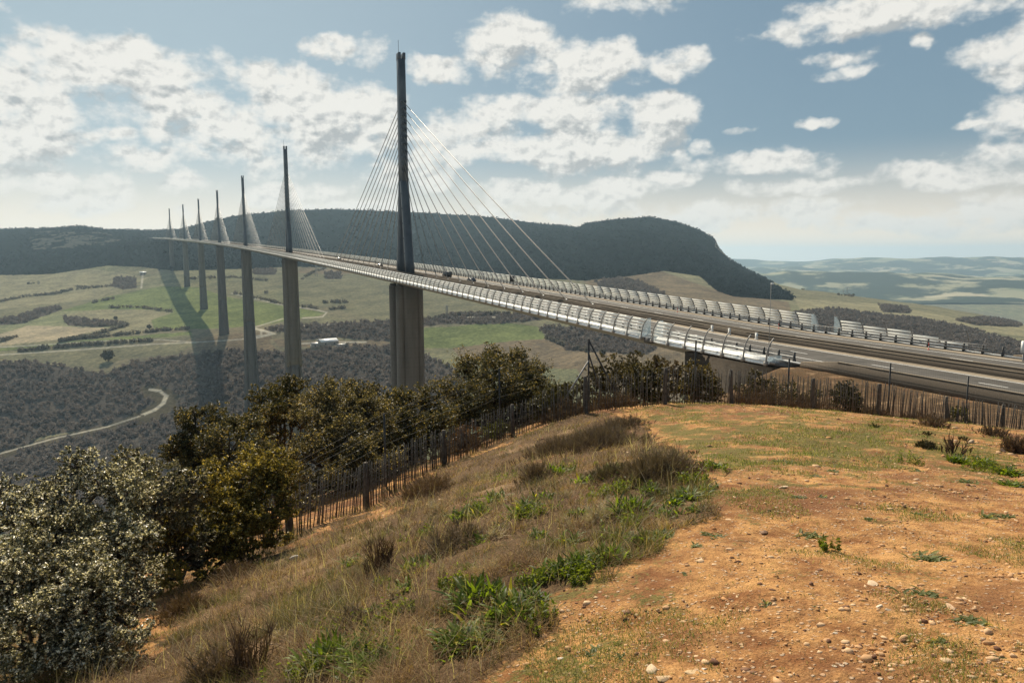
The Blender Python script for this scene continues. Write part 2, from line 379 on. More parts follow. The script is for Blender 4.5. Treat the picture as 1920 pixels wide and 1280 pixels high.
# ------------------------------------------------------------------ materials for ground
def ground_material():
    m, nt, out = newmat('hill_soil_and_turf'); P = pos(nt)
    a = nt.nodes.new('ShaderNodeAttribute'); a.attribute_name = 'Col'; s = nt.nodes.new('ShaderNodeSeparateColor'); nt.links.new(a.outputs['Color'], s.inputs[0])
    big = noise(nt, P, .55, 6, .62); med = noise(nt, P, 3.2, 6, .65); fine = noise(nt, P, 22, 6, .7); vf = noise(nt, P, 75, 5, .75)
    soil = mix(nt, smooth(nt, med, .32, .68), (.26, .108, .040), (.64, .345, .128))
    soil = mix(nt, smooth(nt, fine, .5, .8, 0, .8), soil, (.72, .47, .22))
    soil = mix(nt, smooth(nt, big, .45, .62, 0, .8), soil, (.19, .08, .038))
    soil = mix(nt, smooth(nt, noise(nt, P, 7, 5, .65), .55, .7, 0, .6), soil, (.15, .065, .03))
    v = nt.nodes.new('ShaderNodeTexVoronoi'); v.inputs['Scale'].default_value = 26; nt.links.new(P, v.inputs['Vector'])
    v.inputs['Randomness'].default_value = 1
    sel = nt.nodes.new('ShaderNodeSeparateColor'); nt.links.new(v.outputs['Color'], sel.inputs[0])
    peb = math_(nt, 'MULTIPLY', smooth(nt, v.outputs['Distance'], .42, .25), smooth(nt, sel.outputs[0], .72, .76))
    soil = mix(nt, math_(nt, 'MULTIPLY', peb, .75), soil, mix(nt, sel.outputs[1], (.62, .40, .24), (.70, .58, .44)))
    turf = mix(nt, smooth(nt, fine, .3, .7), (.075, .075, .020), (.20, .18, .055))
    turf = mix(nt, smooth(nt, med, .5, .75), turf, (.11, .135, .03))
    straw = mix(nt, smooth(nt, fine, .3, .72), (.055, .033, .018), (.19, .12, .062))
    straw = mix(nt, smooth(nt, med, .52, .7, 0, .7), straw, (.06, .055, .02))
    straw = mix(nt, smooth(nt, big, .52, .66, 0, .85), straw, (.33, .215, .12))
    straw = mix(nt, smooth(nt, noise(nt, P, .8, 5, .6), .57, .68, 0, .7), straw, (.20, .095, .05))
    patch = noise(nt, P, 1.5, 7, .68)
    gm = smooth(nt, math_(nt, 'ADD', math_(nt, 'MULTIPLY', s.outputs[1], 1.0), math_(nt, 'MULTIPLY', math_(nt, 'SUBTRACT', math_(nt, 'ADD', patch, math_(nt, 'MULTIPLY', fine, .5)), .78), 5.0)), .30, .85, 0, .9)
    sm = smooth(nt, math_(nt, 'ADD', s.outputs[2], math_(nt, 'MULTIPLY', math_(nt, 'SUBTRACT', med, .5), 1.2)), .35, .65)
    c = mix(nt, gm, soil, turf); c = mix(nt, sm, c, straw)
    c = mix(nt, smooth(nt, vf, .38, .55, .6, 0), c, (.075, .038, .02))
    c = mix(nt, smooth(nt, vf, .58, .7, 0, .35), c, (.70, .50, .30))
    h = math_(nt, 'ADD', math_(nt, 'MULTIPLY', med, 2.0), math_(nt, 'MULTIPLY', fine, .6))
    h = math_(nt, 'ADD', h, math_(nt, 'MULTIPLY', peb, .35)); h = math_(nt, 'ADD', h, math_(nt, 'MULTIPLY', vf, .15))
    principled(nt, out, c, .95, .1, 0, h, .9, .035)
    return m
def valley_material():
    m, nt, out = newmat('valley_fields_and_woods'); P = pos(nt)
    c = attrcol(nt)
    n1 = noise(nt, P, .02, 6, .65); n2 = noise(nt, P, .16, 5, .7)
    c2 = mix(nt, 1.0, c, mix(nt, smooth(nt, n1, .3, .7), (.74, .76, .78), (1.2, 1.17, 1.1)), 'MULTIPLY')
    c2 = mix(nt, 1.0, c2, mix(nt, smooth(nt, n2, .3, .75), (.72, .74, .76), (1.22, 1.2, 1.12)), 'MULTIPLY')
    df = nt.nodes.new('ShaderNodeBsdfDiffuse'); nt.links.new(c2, df.inputs[0]); df.inputs[1].default_value = .6
    bn = nt.nodes.new('ShaderNodeBump'); bn.inputs['Strength'].default_value = .4; bn.inputs['Distance'].default_value = 2.5; nt.links.new(n2, bn.inputs['Height']); nt.links.new(bn.outputs[0], df.inputs['Normal']); nt.links.new(df.outputs[0], out.inputs[0])
    return m
M_ground = ground_material(); M_valley = valley_material()

# ------------------------------------------------------------------ hilltop ground (full circle round the viewpoint)
def in_poly(px, py, poly):
    poly = np.asarray(poly, float); n = len(poly); c = np.zeros(px.shape, bool); j = n-1
    for i in range(n):
        xi, yi = poly[i]; xj, yj = poly[j]
        with np.errstate(divide='ignore', invalid='ignore'):
            k = ((yi > py) != (yj > py)) & (px < (xj-xi)*(py-yi)/(yj-yi+1e-12)+xi)
        c ^= k; j = i
    return c
STRAW = [(150,1400),(250,1280),(300,1120),(480,1010),(680,952),(825,868),(955,815),(1060,772),(1140,775),(1215,800),(1270,850),(1325,900),(1330,960),(1240,1000),(1180,1060),(1030,1120),(1000,1200),(930,1300),(900,1400)]
TURF = [(900,1400),(960,1260),(1030,1190),(1150,1090),(1240,1030),(1340,960),(1330,850),(1200,800),(1100,770),(1250,757),(1522,768),(1920,810),(1920,905),(1700,880),(1500,880),(1400,930),(1350,1000),(1290,1060),(1180,1150),(1080,1240),(1020,1400)]
def soft_poly(x, y, poly, wob=26):
    px, py, z = proj(np.stack([x, y, gz], -1)) if False else (None, None, None)
def ground_masks(P):
    u, v, z = proj(P); ok = z > .5
    wob = (fbm(P[..., 0]*1.1, P[..., 1]*1.1, 5, 5, .65)-.5)*190
    inS = np.zeros(u.shape); inT = np.zeros(u.shape)
    for k in range(7):
        o = wob*(.4+.25*k); e_ = (k-3)*13
        inS += in_poly(u+o+e_*.7, v+o*.4+e_*.5, STRAW)/7; inT += in_poly(u+o+e_*1.6, v+o*.4+e_*1.2, TURF)/7
    left = (~ok) & (((P-CAM) @ RH) < -1)
    beyond = ok & (np.hypot(P[..., 0]-CAM[0], P[..., 1]-CAM[1]) > 29.5)
    inS = np.where(left | (u < 250), 1, inS); inS = np.where(~ok, left*1., inS); inT = np.where(ok, inT, .3)
    dd = np.hypot(P[..., 0]-CAM[0], P[..., 1]-CAM[1])
    return np.clip(inT*ok, 0, 1), np.clip(inS, 0, 1), beyond
azd = np.concatenate([np.linspace(-44, 48, 760), np.linspace(49.5, 314.5, 120)])
rr = np.geomspace(.35, 105, 560)
A, RR = np.meshgrid(np.radians(azd)+YAW, rr)
GX = CAM[0] + RR*np.sin(A); GY = CAM[1] + RR*np.cos(A)
GZ = ground(GX, GY)
relief = (fbm(GX*.9, GY*.9, 5, 2)-.5)*.16 + (fbm(GX*6, GY*6, 3, 8)-.5)*.028
GZ = GZ + relief*np.clip(RR/2, .2, 1)
def near_z(x, y): return ground(x, y) + (fbm(np.asarray(x)*.9, np.asarray(y)*.9, 5, 2)-.5)*.16
GP = np.stack([GX, GY, GZ], -1); mt, ms, mb_ = ground_masks(GP)
soilv = np.zeros(GP.shape[:2]+(3,), np.float32); soilv[..., 1] = np.where(mb_, .35, mt); soilv[..., 2] = np.where(mb_, .75, ms)
nr, na = RR.shape
i = np.arange(nr-1)[:, None]*na; j = np.arange(na)[None]; j2 = (j+1) % na
F = np.stack([i+j, i+j2, i+na+j2, i+na+j], -1).reshape(-1, 4)[:, ::-1]
V = GP.reshape(-1, 3); cc = soilv.reshape(-1, 3)
V = np.concatenate([V, [[CAM[0], CAM[1], GZ[0].mean()]]]); cc = np.concatenate([cc, cc[:1]])
tri = np.stack([np.arange(na), (np.arange(na)+1) % na, np.full(na, len(V)-1)], 1)
o = mesh_obj('hill_ground', V, [F, tri], M_ground, None, True, cc); tag(o, kind='structure')

# ------------------------------------------------------------------ valley ground sheet
TT = np.concatenate([np.linspace(-1.2, -.78, 50), np.linspace(-.775, .775, 1180), np.linspace(.78, 1.4, 60)]); DD = np.concatenate([np.geomspace(62, 590, 110), np.geomspace(595, 2500, 560), np.geomspace(2510, 5200, 130)])
T2, D2 = np.meshgrid(TT, DD)
VX = CAM[0] + FH[0]*D2 + RH[0]*T2*D2; VY = CAM[1] + FH[1]*D2 + RH[1]*T2*D2
VZ = ground(VX, VY); VZ = np.where(np.hypot(VX-CAM[0], VY-CAM[1]) < 106, VZ-.6, VZ)
VP = np.stack([VX, VY, VZ], -1)
pu, pv, _z = proj(VP)
wx = (fbm(VX/35, VY/35, 4, 31)-.5)*np.clip(9000/D2, 3, 14); pu2 = pu + wx; pv2 = pv + wx*.35
def z3(l, ox, oy, k): return [(ox+a/k, oy+b/k) for a, b in l]
A_ = lambda l: z3(l, 0, 380, 3); B_ = lambda l: z3(l, 440, 400, 4); C_ = lambda l: z3(l, 640, 440, 4)
base = np.empty(VP.shape[:2]+(3,)); base[:] = (.30, .28, .18)
n = fbm(VX/260, VY/260, 4, 77)[..., None]; base = base*(1-.35*(n-.5)) ; base[..., 1] *= 1+.25*(fbm(VX/400, VY/400, 3, 5)-.5)
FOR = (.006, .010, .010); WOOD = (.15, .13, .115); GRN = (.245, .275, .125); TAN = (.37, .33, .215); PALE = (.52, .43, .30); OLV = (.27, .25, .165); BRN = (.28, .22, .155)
polys = [
 (OLV, [(480,505),(700,505),(900,515),(1100,525),(1100,600),(700,600),(560,560),(480,520)]),
 (TAN, [(-300,520),(0,512),(180,505),(280,520),(180,560),(0,580),(-300,590)]),
 (GRN, A_([(340,610),(600,530),(900,470),(1110,475),(1280,530),(1600,580),(1840,620),(1700,650),(1450,690),(1200,710),(870,710),(850,660),(980,610),(850,600),(640,600)])),
 (OLV, A_([(-600,640),(0,600),(230,570),(500,560),(340,610),(140,640),(0,690),(-600,700)])),
 (TAN, A_([(330,630),(560,600),(850,600),(970,620),(850,655),(860,700),(740,740),(400,770),(720,690),(550,680)])),
 (PALE, A_([(-400,830),(0,740),(150,690),(520,700),(600,705),(340,770),(0,805),(-400,840)])),
 (OLV, A_([(-400,860),(0,820),(400,780),(740,750),(1080,720),(1090,765),(860,775),(400,800),(0,845),(-400,890)])),
 (GRN, A_([(0,820),(400,780),(740,750),(1080,725),(1080,745),(400,795),(0,835)])),
 (OLV, A_([(-600,900),(0,860),(400,820),(860,790),(1100,790),(1000,850),(700,880),(560,930),(300,900),(-600,940)])),
 (BRN, A_([(1100,760),(1380,740),(1500,760),(1560,830),(1280,830),(1100,840)])),
 (BRN, B_([(0,900),(260,890),(330,1000),(1160,1000),(1160,940),(980,950),(500,955),(300,940),(0,1040)])),
 (GRN, B_([(1000,870),(1180,860),(1180,900),(1050,890)])),
 (OLV, B_([(510,770),(700,770),(860,800),(600,830),(510,830)])),
 (GRN, B_([(500,720),(650,745),(640,770),(500,775)])),
 (GRN, C_([(610,700),(850,690),(1160,650),(1480,690),(1540,780),(1300,790),(1000,830),(830,850),(610,850)])),
 (BRN, C_([(830,850),(1000,830),(1300,790),(1540,780),(1840,880),(1850,1010),(1560,1000),(900,930)])),
 (OLV, C_([(1620,760),(1760,770),(1920,800),(1920,870),(1760,830),(1640,790)])),
 (BRN, [(1090,528),(1170,518),(1240,508),(1330,540),(1400,555),(1480,566),(1485,600),(1300,590),(1200,570)]),
 (BRN, [(1050,640),(1250,600),(1300,680),(1270,760),(1100,720)]),
 (OLV, [(1460,535),(1500,540),(1600,553),(1800,575),(1925,600),(1925,640),(1800,612),(1700,598),(1560,590),(1485,566)]),
 (TAN, [(1490,560),(1650,570),(1800,598),(2000,612),(2000,640),(1850,622),(1700,598),(1500,580)]),
 (BRN, [(1650,590),(1700,592),(1900,640),(2000,650),(2000,665),(1700,640)]),
 # woods
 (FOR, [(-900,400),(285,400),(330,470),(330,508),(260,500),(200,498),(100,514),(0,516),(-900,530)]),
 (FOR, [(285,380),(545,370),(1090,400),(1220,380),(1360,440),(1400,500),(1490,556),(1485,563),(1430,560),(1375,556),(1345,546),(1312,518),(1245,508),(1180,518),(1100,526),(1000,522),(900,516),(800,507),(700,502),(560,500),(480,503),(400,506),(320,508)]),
 (BRN, [(560,502),(640,505),(700,508),(640,515),(560,512)]),
 (WOOD, [(-600,690),(0,680),(60,678),(140,690),(210,705),(270,725),(315,745),(305,790),(200,800),(0,830),(-600,900)]),
 (WOOD, [(-600,770),(0,790),(70,830),(90,1000),(-600,1000)]),
 (WOOD, [(0,900),(60,830),(320,770),(300,740),(200,700),(250,680),(330,668),(400,660),(460,655),(560,660),(640,648),(760,648),(850,690),(880,720),(800,800),(400,1000),(0,1000)]),
 (WOOD, B_([(220,870),(400,845),(600,830),(900,815),(1160,805),(1420,790),(1440,830),(1400,880),(1240,860),(1160,960),(1000,950),(800,930),(500,950),(370,890),(230,890)])),
 (WOOD, C_([(360,680),(620,640),(900,590),(1120,595),(1600,600),(1500,640),(1150,670),(850,670),(620,685)])),
 (WOOD, C_([(1480,690),(1640,690),(1920,700),(2300,690),(2500,760),(2300,900),(1920,880),(1700,870),(1560,780)])),
 (WOOD, [(1490,588),(1560,578),(1640,590),(1720,598),(1800,612),(1925,648),(2200,660),(2200,760),(1480,640)]),
 (WOOD, [(1120,528),(1160,520),(1195,526),(1250,552),(1225,558),(1120,545)]),
 (WOOD, [(1240,590),(1480,600),(1500,650),(1250,640)]),
 (WOOD, [(1652,573),(1700,575),(1708,588),(1655,585)]),
 (WOOD, [(1790,600),(1850,595),(1915,606),(1910,613),(1830,610)]),
 (WOOD, A_([(640,420),(760,420),(770,480),(700,490),(625,470)])), (WOOD, A_([(0,660),(130,630),(220,600),(340,580),(350,600),(230,640),(140,680),(0,690)])),
 (WOOD, A_([(360,640),(640,670),(720,685),(560,700),(380,690)])), (WOOD, A_([(1820,390),(1920,390),(1920,430),(1830,430)])), (WOOD, A_([(1430,375),(1550,370),(1545,405),(1430,405)])),
]
for c, pl in polys:
    k = in_poly(pu2, pv2, pl) & (D2 > 430); base[k] = np.array(c)
def line_mask(pts, wpx):
    d = np.full(pu.shape, 1e9)
    for (x0, y0), (x1, y1) in zip(pts[:-1], pts[1:]):
        dx, dy = x1-x0, y1-y0; L = dx*dx+dy*dy+1e-9
        t = np.clip(((pu-x0)*dx+(pv-y0)*dy)/L, 0, 1); d = np.minimum(d, np.hypot((pu-x0-t*dx)*.5, (pv-y0-t*dy)))
    return np.clip((wpx+.9-d)/1.3, 0, 1)[..., None]
roadc = (.62, .56, .46)
vroads = [(A_([(0,855),(400,830),(860,795),(1100,785),(1360,768),(1470,742),(1470,712)]), 1.0), (A_([(0,812),(200,802),(600,775),(900,770),(1100,785)]), .6),
 (B_([(-20,600),(200,650),(370,690),(600,720),(690,742),(660,775),(510,785)]), 1.0), (B_([(160,850),(360,790)]), .9), (B_([(160,865),(220,880),(290,900),(170,930)]), 2.2),
 (B_([(510,842),(720,832),(860,820)]), .9), (B_([(510,975),(700,965),(980,965)]), 1.6), ([(283,730),(300,733),(312,742),(306,756),(290,768),(262,780)], 2.5), ([(262,780),(200,800),(100,822),(0,850)], 1.25),
 (C_([(620,650),(900,620),(1160,618)]), .8), ([(1770,633),(1800,626),(1870,628)], 1.2), ([(265,540),(268,510)], .8)]
for pl, wd in vroads:
    if wd > 2.4 or wd == 1.25: k = (line_mask([(a, b+(5 if wd > 2 else 3)) for a, b in pl], 12 if wd > 2 else 6)[..., 0] > .3) & (D2 > 430); base[k] = np.array((.14, .12, .085))
    a_ = line_mask(pl, max(wd-.4, .5))*(D2 > 430)[..., None]; base = base*(1-a_)+np.array(roadc)*a_
cliff = in_poly(pu2, pv2, [(55,446),(70,432),(200,436),(230,450),(180,462),(60,468)]) & (fbm(VX/45, VY/25, 4, 50) > .53); base[cliff] = (.10, .095, .08)
cliff = in_poly(pu2, pv2, [(1340,445),(1352,460),(1375,488),(1362,488),(1340,462)]); base[cliff & (fbm(VX/40, VY/40, 3, 50) > .5)] = (.2, .18, .15)
onroadside = (D2 < 430); base[onroadside] = np.array(BRN)*1.15
nr, na = VX.shape
i = np.arange(nr-1)[:, None]*na; j = np.arange(na-1)[None]
F = np.stack([i+j, i+j+1, i+na+j+1, i+na+j], -1).reshape(-1, 4)
o = mesh_obj('valley_terrain', VP.reshape(-1, 3), F, M_valley, None, True, base.reshape(-1, 3)); tag(o, kind='structure')

# ------------------------------------------------------------------ distant country
Tt = np.tan(np.linspace(math.atan(-1.3), math.atan(1.5), 500)); Dd = np.geomspace(5100, 22500, 420)
T3, D3 = np.meshgrid(Tt, Dd)
HX = CAM[0] + FH[0]*D3 + RH[0]*T3*D3; HY = CAM[1] + FH[1]*D3 + RH[1]*T3*D3
n1 = fbm(HX/5200, HY/5200, 6, 61, .5); far = np.clip((D3-5100)/25000, 0, 1)
n2_ = np.abs(fbm(HX/2600, HY/5200, 5, 67)-.5)*2
HZ = -330 + 170*far**.7 + (n1-.5)*(300+500*far) + (.35-n2_)*230*(.5+far)
azn = np.arctan(T3)
for k_, (Dk, Wk, Hk) in enumerate([(6600, 700, 110), (8800, 900, 150), (12000, 1500, 170), (17000, 2200, 230), (20500, 1800, 250)]):
    cen = Dk*(1+.12*np.sin(azn*(5+k_)+k_*2.1)); hh = Hk*(.25+1.1*fbm(azn*(7+2*k_)+k_*9, azn*0+k_*3.3, 5, 200+k_)); HZ = HZ + hh*np.exp(-((D3-cen)/Wk)**2)
HZ = np.minimum(HZ, CAM[2] - D3*(.0046 - .0016*np.sin(T3*9+1)*np.clip(D3/20000, 0, 1) - .011*(fbm(azn*16, azn*0, 4, 77)-.5)))
HZ[0] -= 200; HZ[-1] -= 1500
nr, na = HX.shape
i = np.arange(nr-1)[:, None]*na; j = np.arange(na-1)[None]
F = np.stack([i+j, i+j+1, i+na+j+1, i+na+j], -1).reshape(-1, 4)
m, nt, out = newmat('far_countryside'); P = pos(nt)
v = nt.nodes.new('ShaderNodeTexVoronoi'); v.inputs['Scale'].default_value = .0021; nt.links.new(vmath(nt, 'ADD', P, vmath(nt, 'MULTIPLY', nt.nodes.new('ShaderNodeTexNoise').outputs['Color'], (200, 200, 0))), v.inputs['Vector'])
s_ = nt.nodes.new('ShaderNodeSeparateColor'); nt.links.new(v.outputs['Color'], s_.inputs[0])
c = mix(nt, s_.outputs[0], (.16, .18, .10), (.40, .35, .24)); nz = noise(nt, P, .0017, 7, .65)
c = mix(nt, smooth(nt, nz, .44, .52), c, (.035, .045, .03)); df = nt.nodes.new('ShaderNodeBsdfDiffuse'); nt.links.new(c, df.inputs[0]); nt.links.new(df.outputs[0], out.inputs[0])
o = mesh_obj('distant_hills', np.stack([HX, HY, HZ], -1).reshape(-1, 3), F, m, None, True); tag(o, kind='structure')


# ------------------------------------------------------------------ bridge materials
def concrete_mat():
    m, nt, out = newmat('pier_concrete'); P = pos(nt)
    a = noise(nt, vmath(nt, 'MULTIPLY', P, (.5, .5, .06)), 1, 5, .6); b = noise(nt, P, .9, 5, .6)
    s = nt.nodes.new('ShaderNodeSeparateXYZ'); nt.links.new(P, s.inputs[0])
    fr = math_(nt, 'FRACT', math_(nt, 'MULTIPLY', s.outputs[2], .25)); ln = smooth(nt, math_(nt, 'ABSOLUTE', math_(nt, 'SUBTRACT', fr, .5)), .47, .5)
    lift = noise(nt, vmath(nt, 'MULTIPLY', P, (.02, .02, .25)), 1, 1, .5)
    c = mix(nt, smooth(nt, a, .3, .7), (.09, .089, .084), (.135, .132, .124)); c = mix(nt, smooth(nt, b, .4, .8, 0, .4), c, (.125, .12, .11))
    c = mix(nt, smooth(nt, lift, .4, .6, 0, .35), c, (.115, .11, .10))
    c = mix(nt, math_(nt, 'MULTIPLY', ln, .55), c, (.07, .065, .06)); principled(nt, out, c, .9, .2, 0, b, .2, .1)
    return m
def asphalt_mat(name, a, b):
    m, nt, out = newmat(name); P = pos(nt)
    n = noise(nt, P, .6, 5, .6); f = noise(nt, P, 25, 3, .7); pt = noise(nt, vmath(nt, 'MULTIPLY', P, (.35, .06, .1)), 1, 3, .5); st = noise(nt, vmath(nt, 'MULTIPLY', P, (1.2, .03, .1)), 1, 4, .6)
    c = mix(nt, smooth(nt, n, .3, .7), a, b); c = mix(nt, smooth(nt, st, .45, .7, 0, .4), c, tuple(x*1.3 for x in b)); c = mix(nt, smooth(nt, f, .4, .8, 0, .3), c, tuple(x*.6 for x in a))
    c = mix(nt, smooth(nt, pt, .5, .56, 0, .28), c, tuple(x*1.45 for x in b)); principled(nt, out, c, .85, .3, 0, f, .3, .01); return m
M_conc = concrete_mat()
M_wall = varmat('barrier_concrete', (.10, .08, .06), (.125, .10, .076), 5, .9, .2)
M_asph = asphalt_mat('asphalt', (.055, .050, .043), (.092, .082, .070)); M_should = asphalt_mat('shoulder_surface', (.22, .18, .13), (.31, .25, .18))
M_abut = varmat('abutment_concrete', (.05, .042, .034), (.08, .066, .052), .8, .95, .1)
M_scrshade = varmat('screen_shadow_paint', (.06, .055, .048), (.10, .09, .078), 2, .8)  # dark tone standing in for the wind screens' shadow on the deck edge
M_paint = varmat('road_paint', (.70, .69, .65), (.82, .81, .77), 4, .6)
M_steel = varmat('deck_steel', (.13, .13, .13), (.19, .19, .18), .25, .5, .4, bs=.05)
M_pyl = varmat('pylon_steel', (.022, .032, .045), (.045, .06, .078), .2, .45, .5, bs=.03)
M_stay = varmat('stay_sheath', (.11, .102, .09), (.15, .138, .12), 1, .4, .5)
M_screen, nt, out = newmat('wind_screen_acrylic'); P = pos(nt)
b = principled(nt, out, mix(nt, smooth(nt, noise(nt, P, .7, 4, .6), .3, .7), (.80, .80, .78), (.88, .88, .85)), .28, .5)
b.inputs['Transmission Weight'].default_value = 0.0
tr = nt.nodes.new('ShaderNodeBsdfTranslucent'); tr.inputs[0].default_value = (.95, .95, .92, 1); ms_ = nt.nodes.new('ShaderNodeMixShader'); ms_.inputs[0].default_value = .6
nt.links.new(b.outputs[0], ms_.inputs[1]); nt.links.new(tr.outputs[0], ms_.inputs[2]); nt.links.new(ms_.outputs[0], out.inputs[0])
M_glass, nt, out = newmat('clear_end_panel'); b = principled(nt, out, (.75, .85, .88), .08, .5); b.inputs['Transmission Weight'].default_value = .0; b.inputs['Alpha'].default_value = .38
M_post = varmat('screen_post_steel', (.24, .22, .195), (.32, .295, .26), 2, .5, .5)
M_fair = varmat('deck_fairing', (.38, .38, .37), (.48, .48, .46), .8, .6, .5, bs=.03)
M_dark = varmat('dark_steel', (.035, .035, .035), (.07, .068, .065), 3, .55, .4)
M_rail = varmat('galvanised_rail', (.22, .21, .20), (.32, .31, .29), 2, .5, .5, .2)
M_red = varmat('red_plastic', (.55, .06, .04), (.65, .09, .06), 3, .5)
M_white = varmat('white_painted_metal', (.72, .72, .70), (.84, .84, .82), 2, .4, .4)

S0, S1 = -22.0, 2640.0
via = empty('cable_stayed_viaduct', tuple(path(204)))
tag(via, 'long pale motorway viaduct on tall concrete piers, hung from seven dark masts, crossing the valley', 'bridge')
via.location = (0, 0, 0)
# deck girder
prof = np.array([(-16, -.12), (-13.9, -.1), (13.9, -.1), (16, -.12), (16.02, -.3), (15.7, -.5), (12.5, -1.15), (3.6, -4.3), (-3.6, -4.3), (-12.5, -1.15), (-15.7, -.5), (-16.02, -.3)])
ss = np.concatenate([np.arange(S0, 60, 4), np.arange(60, S1, 20), [S1]])
deck = MB().sweep(prof, [frameN(s)[:2] + (frameN(s)[2],) for s in ss]).build('deck_girder', M_steel, via)
def strip(mb, o0, o1, dz, sl):
    fr = [frameN(s) for s in sl]; V = []
    for a, X, Z in fr: V += [a+X*o0+Z*dz, a+X*o1+Z*dz]
    i = np.arange(len(sl)-1)*2
    return mb.add(np.array(V), np.stack([i, i+1, i+3, i+2], 1))
SR0 = -150
rs = np.concatenate([np.arange(SR0, 100, 5), np.arange(100, S1+120, 25)])
def tagst(o): return tag(o, kind='structure')
mb = MB(); strip(mb, -13.7, -3.0, -.03, rs); strip(mb, 3.0, 13.7, -.03, rs); tagst(mb.build('motorway_road', M_asph))
mb = MB(); strip(mb, -2.98, -1.0, -.026, rs); strip(mb, 1.0, 2.98, -.026, rs); strip(mb, -.98, .98, -.07, rs); strip(mb, 11.9, 13.6, -.022, rs)
tagst(mb.build('road_shoulder', M_should))
mb = MB()
for o_ in (-10.3, -3.3, 3.3, 10.3): strip(mb, o_-.11, o_+.11, -.018, rs)
for o_ in (-6.8, 6.8):
    s = SR0+2
    while s < 900: strip(mb, o_-.09, o_+.09, -.018, np.array([s, s+1.5, s+3.0])); s += 13
tagst(mb.build('road_markings', M_paint))
mb = MB()
tagst(strip(mb, -14.4, 14.8, -.22, np.arange(SR0, S0+.5, 5)).build('road_base', M_should))

# piers
HP = [94.5, 245, 221, 144, 136, 111.8, 77.6]; SP = [204+342*k for k in range(7)]
def ring(c, X, T, W, D, z):
    g_ = .035
    pts = [(-.5, -.18), (-.5, .18), (-.30, .5), (-.27, .5-g_*4), (-.24, .5), (.24, .5), (.27, .5-g_*4), (.30, .5), (.5, .18), (.5, -.18), (.30, -.5), (.27, -.5+g_*4), (.24, -.5), (-.24, -.5), (-.27, -.5+g_*4), (-.30, -.5)]
    return [c + X*(W*a) + T*(D*b_) + np.array([0, 0, z]) for a, b_ in pts]
PXY = []
pier_lab = ['nearest concrete pier, standing right of the oak bushes with its split upper columns', 'second concrete pier, tallest of the row, rising behind the oaks', None, None, None, None, None]
for k in range(7):
    s = SP[k]; c, X, T = frame(s); top = c[2]-5.2; H = HP[k]; zb = top-H-6
    mb = MB(); c0 = np.array([c[0], c[1], 0])
    Wf = lambda h: 11.2+2.4e-4*h*h
    hs = min(90, H-2)
    for sg in (-1, 1):
        rings = []
        for h in np.linspace(0, hs, 12):
            rings.append(ring(c0+T*sg*(5.2-1.8*(h/hs)**2), X, T, Wf(h)*.985, 4.6+.9*h/hs, top-h))
        mb.loft(rings[::-1])
    if H-hs > 1:
        rings = [ring(c0, X, T, Wf(h), 11.6+1.5e-4*h*h, top-h) for h in np.linspace(hs-1.5, H+6, 14)]
        mb.loft(rings[::-1])
    p_ = mb.build('pier', M_conc, via)
    tag(p_, pier_lab[k])
    for sg in (-1, 1):
        for o_ in (-4, 4): MB().box(c0+T*sg*5.2+X*o_+np.array([0, 0, top+.4]), (1.1, 1.1, .55)).build('bearing', M_dark, p_)
# pylons and stays
far_stays = MB()
for k in range(7):
    s = SP[k]; c, X, T = frame(s); Z = np.array([0, 0, 1.]); mb = MB()
    def rect(cc, W, D, z, ch=.18):
        q = [(-.5, -.5+ch), (-.5, .5-ch), (-.5+ch, .5), (.5-ch, .5), (.5, .5-ch), (.5, -.5+ch), (.5-ch, -.5), (-.5+ch, -.5)]
        return [cc+X*a*W+T*b_*D+Z*z for a, b_ in q]
    for sg in (-1, 1):
        rings = [rect(c+T*sg*(5.8*(1-h/38)+.9), 3.4-.2*h/38, 3.4-1.0*h/38, h) for h in np.linspace(-.3, 38.5, 8)]
        mb.loft(rings)
    rings = [rect(c, 3.3-.4*t, 4.6-.7*t, 37+47.5*t) for t in np.linspace(0, 1, 6)]; mb.loft(rings)
    for sg in (-1, 1): mb.box(c+X*sg*.95+Z*85.7, (.48, 1.8, 1.3), np.array([X, T, Z]))
    if k < 2: mb.tube([c+X*-.9+Z*87, c+X*-.9+Z*92], .09, 5)
    if k == 0:
        for q in range(11): 
            for sg in (-1, 1): mb.box(c+X*sg*.9+T*-2.6+Z*(40.5+2.75*q), (.18, .5, .5), np.array([X, T, Z]))
        for h in (8, 14, 20, 26, 32): mb.box(c-X*1.75+T*-(5.8*(1-h/38)+.9)+Z*h, (.12, .3, .3))
    py = mb.build('pylon', M_pyl, via)
    if k == 0: tag(py, 'nearest and tallest looking dark steel mast with its fan of stays')
    for sg in (-1, 1):
        for q in range(11):
            dist = 154-12.5*q; zt = 68-2.75*q
            e, X2, T2_ = frame(s+sg*dist, 0, .3); st_ = c+Z*zt+T*sg*2.2
            m_ = MB() if k < 4 else far_stays
            rad = .15 if k < 2 else .17
            tt = np.linspace(0, 1, 7)[:, None]; line = st_*(1-tt)+e*tt; line[:, 2] -= (tt[:, 0]*(1-tt[:, 0]))*dist*.018
            m_.tube(line, rad, 5, False)
            m_.tube([line[-1]+(line[-2]-line[-1])*(.03), line[-1]], rad*2.2, 6)
            if k < 4: m_.build('stay_cable', M_stay, py)
tag(far_stays.build('far_stay_cables', M_stay, via), kind='stuff')

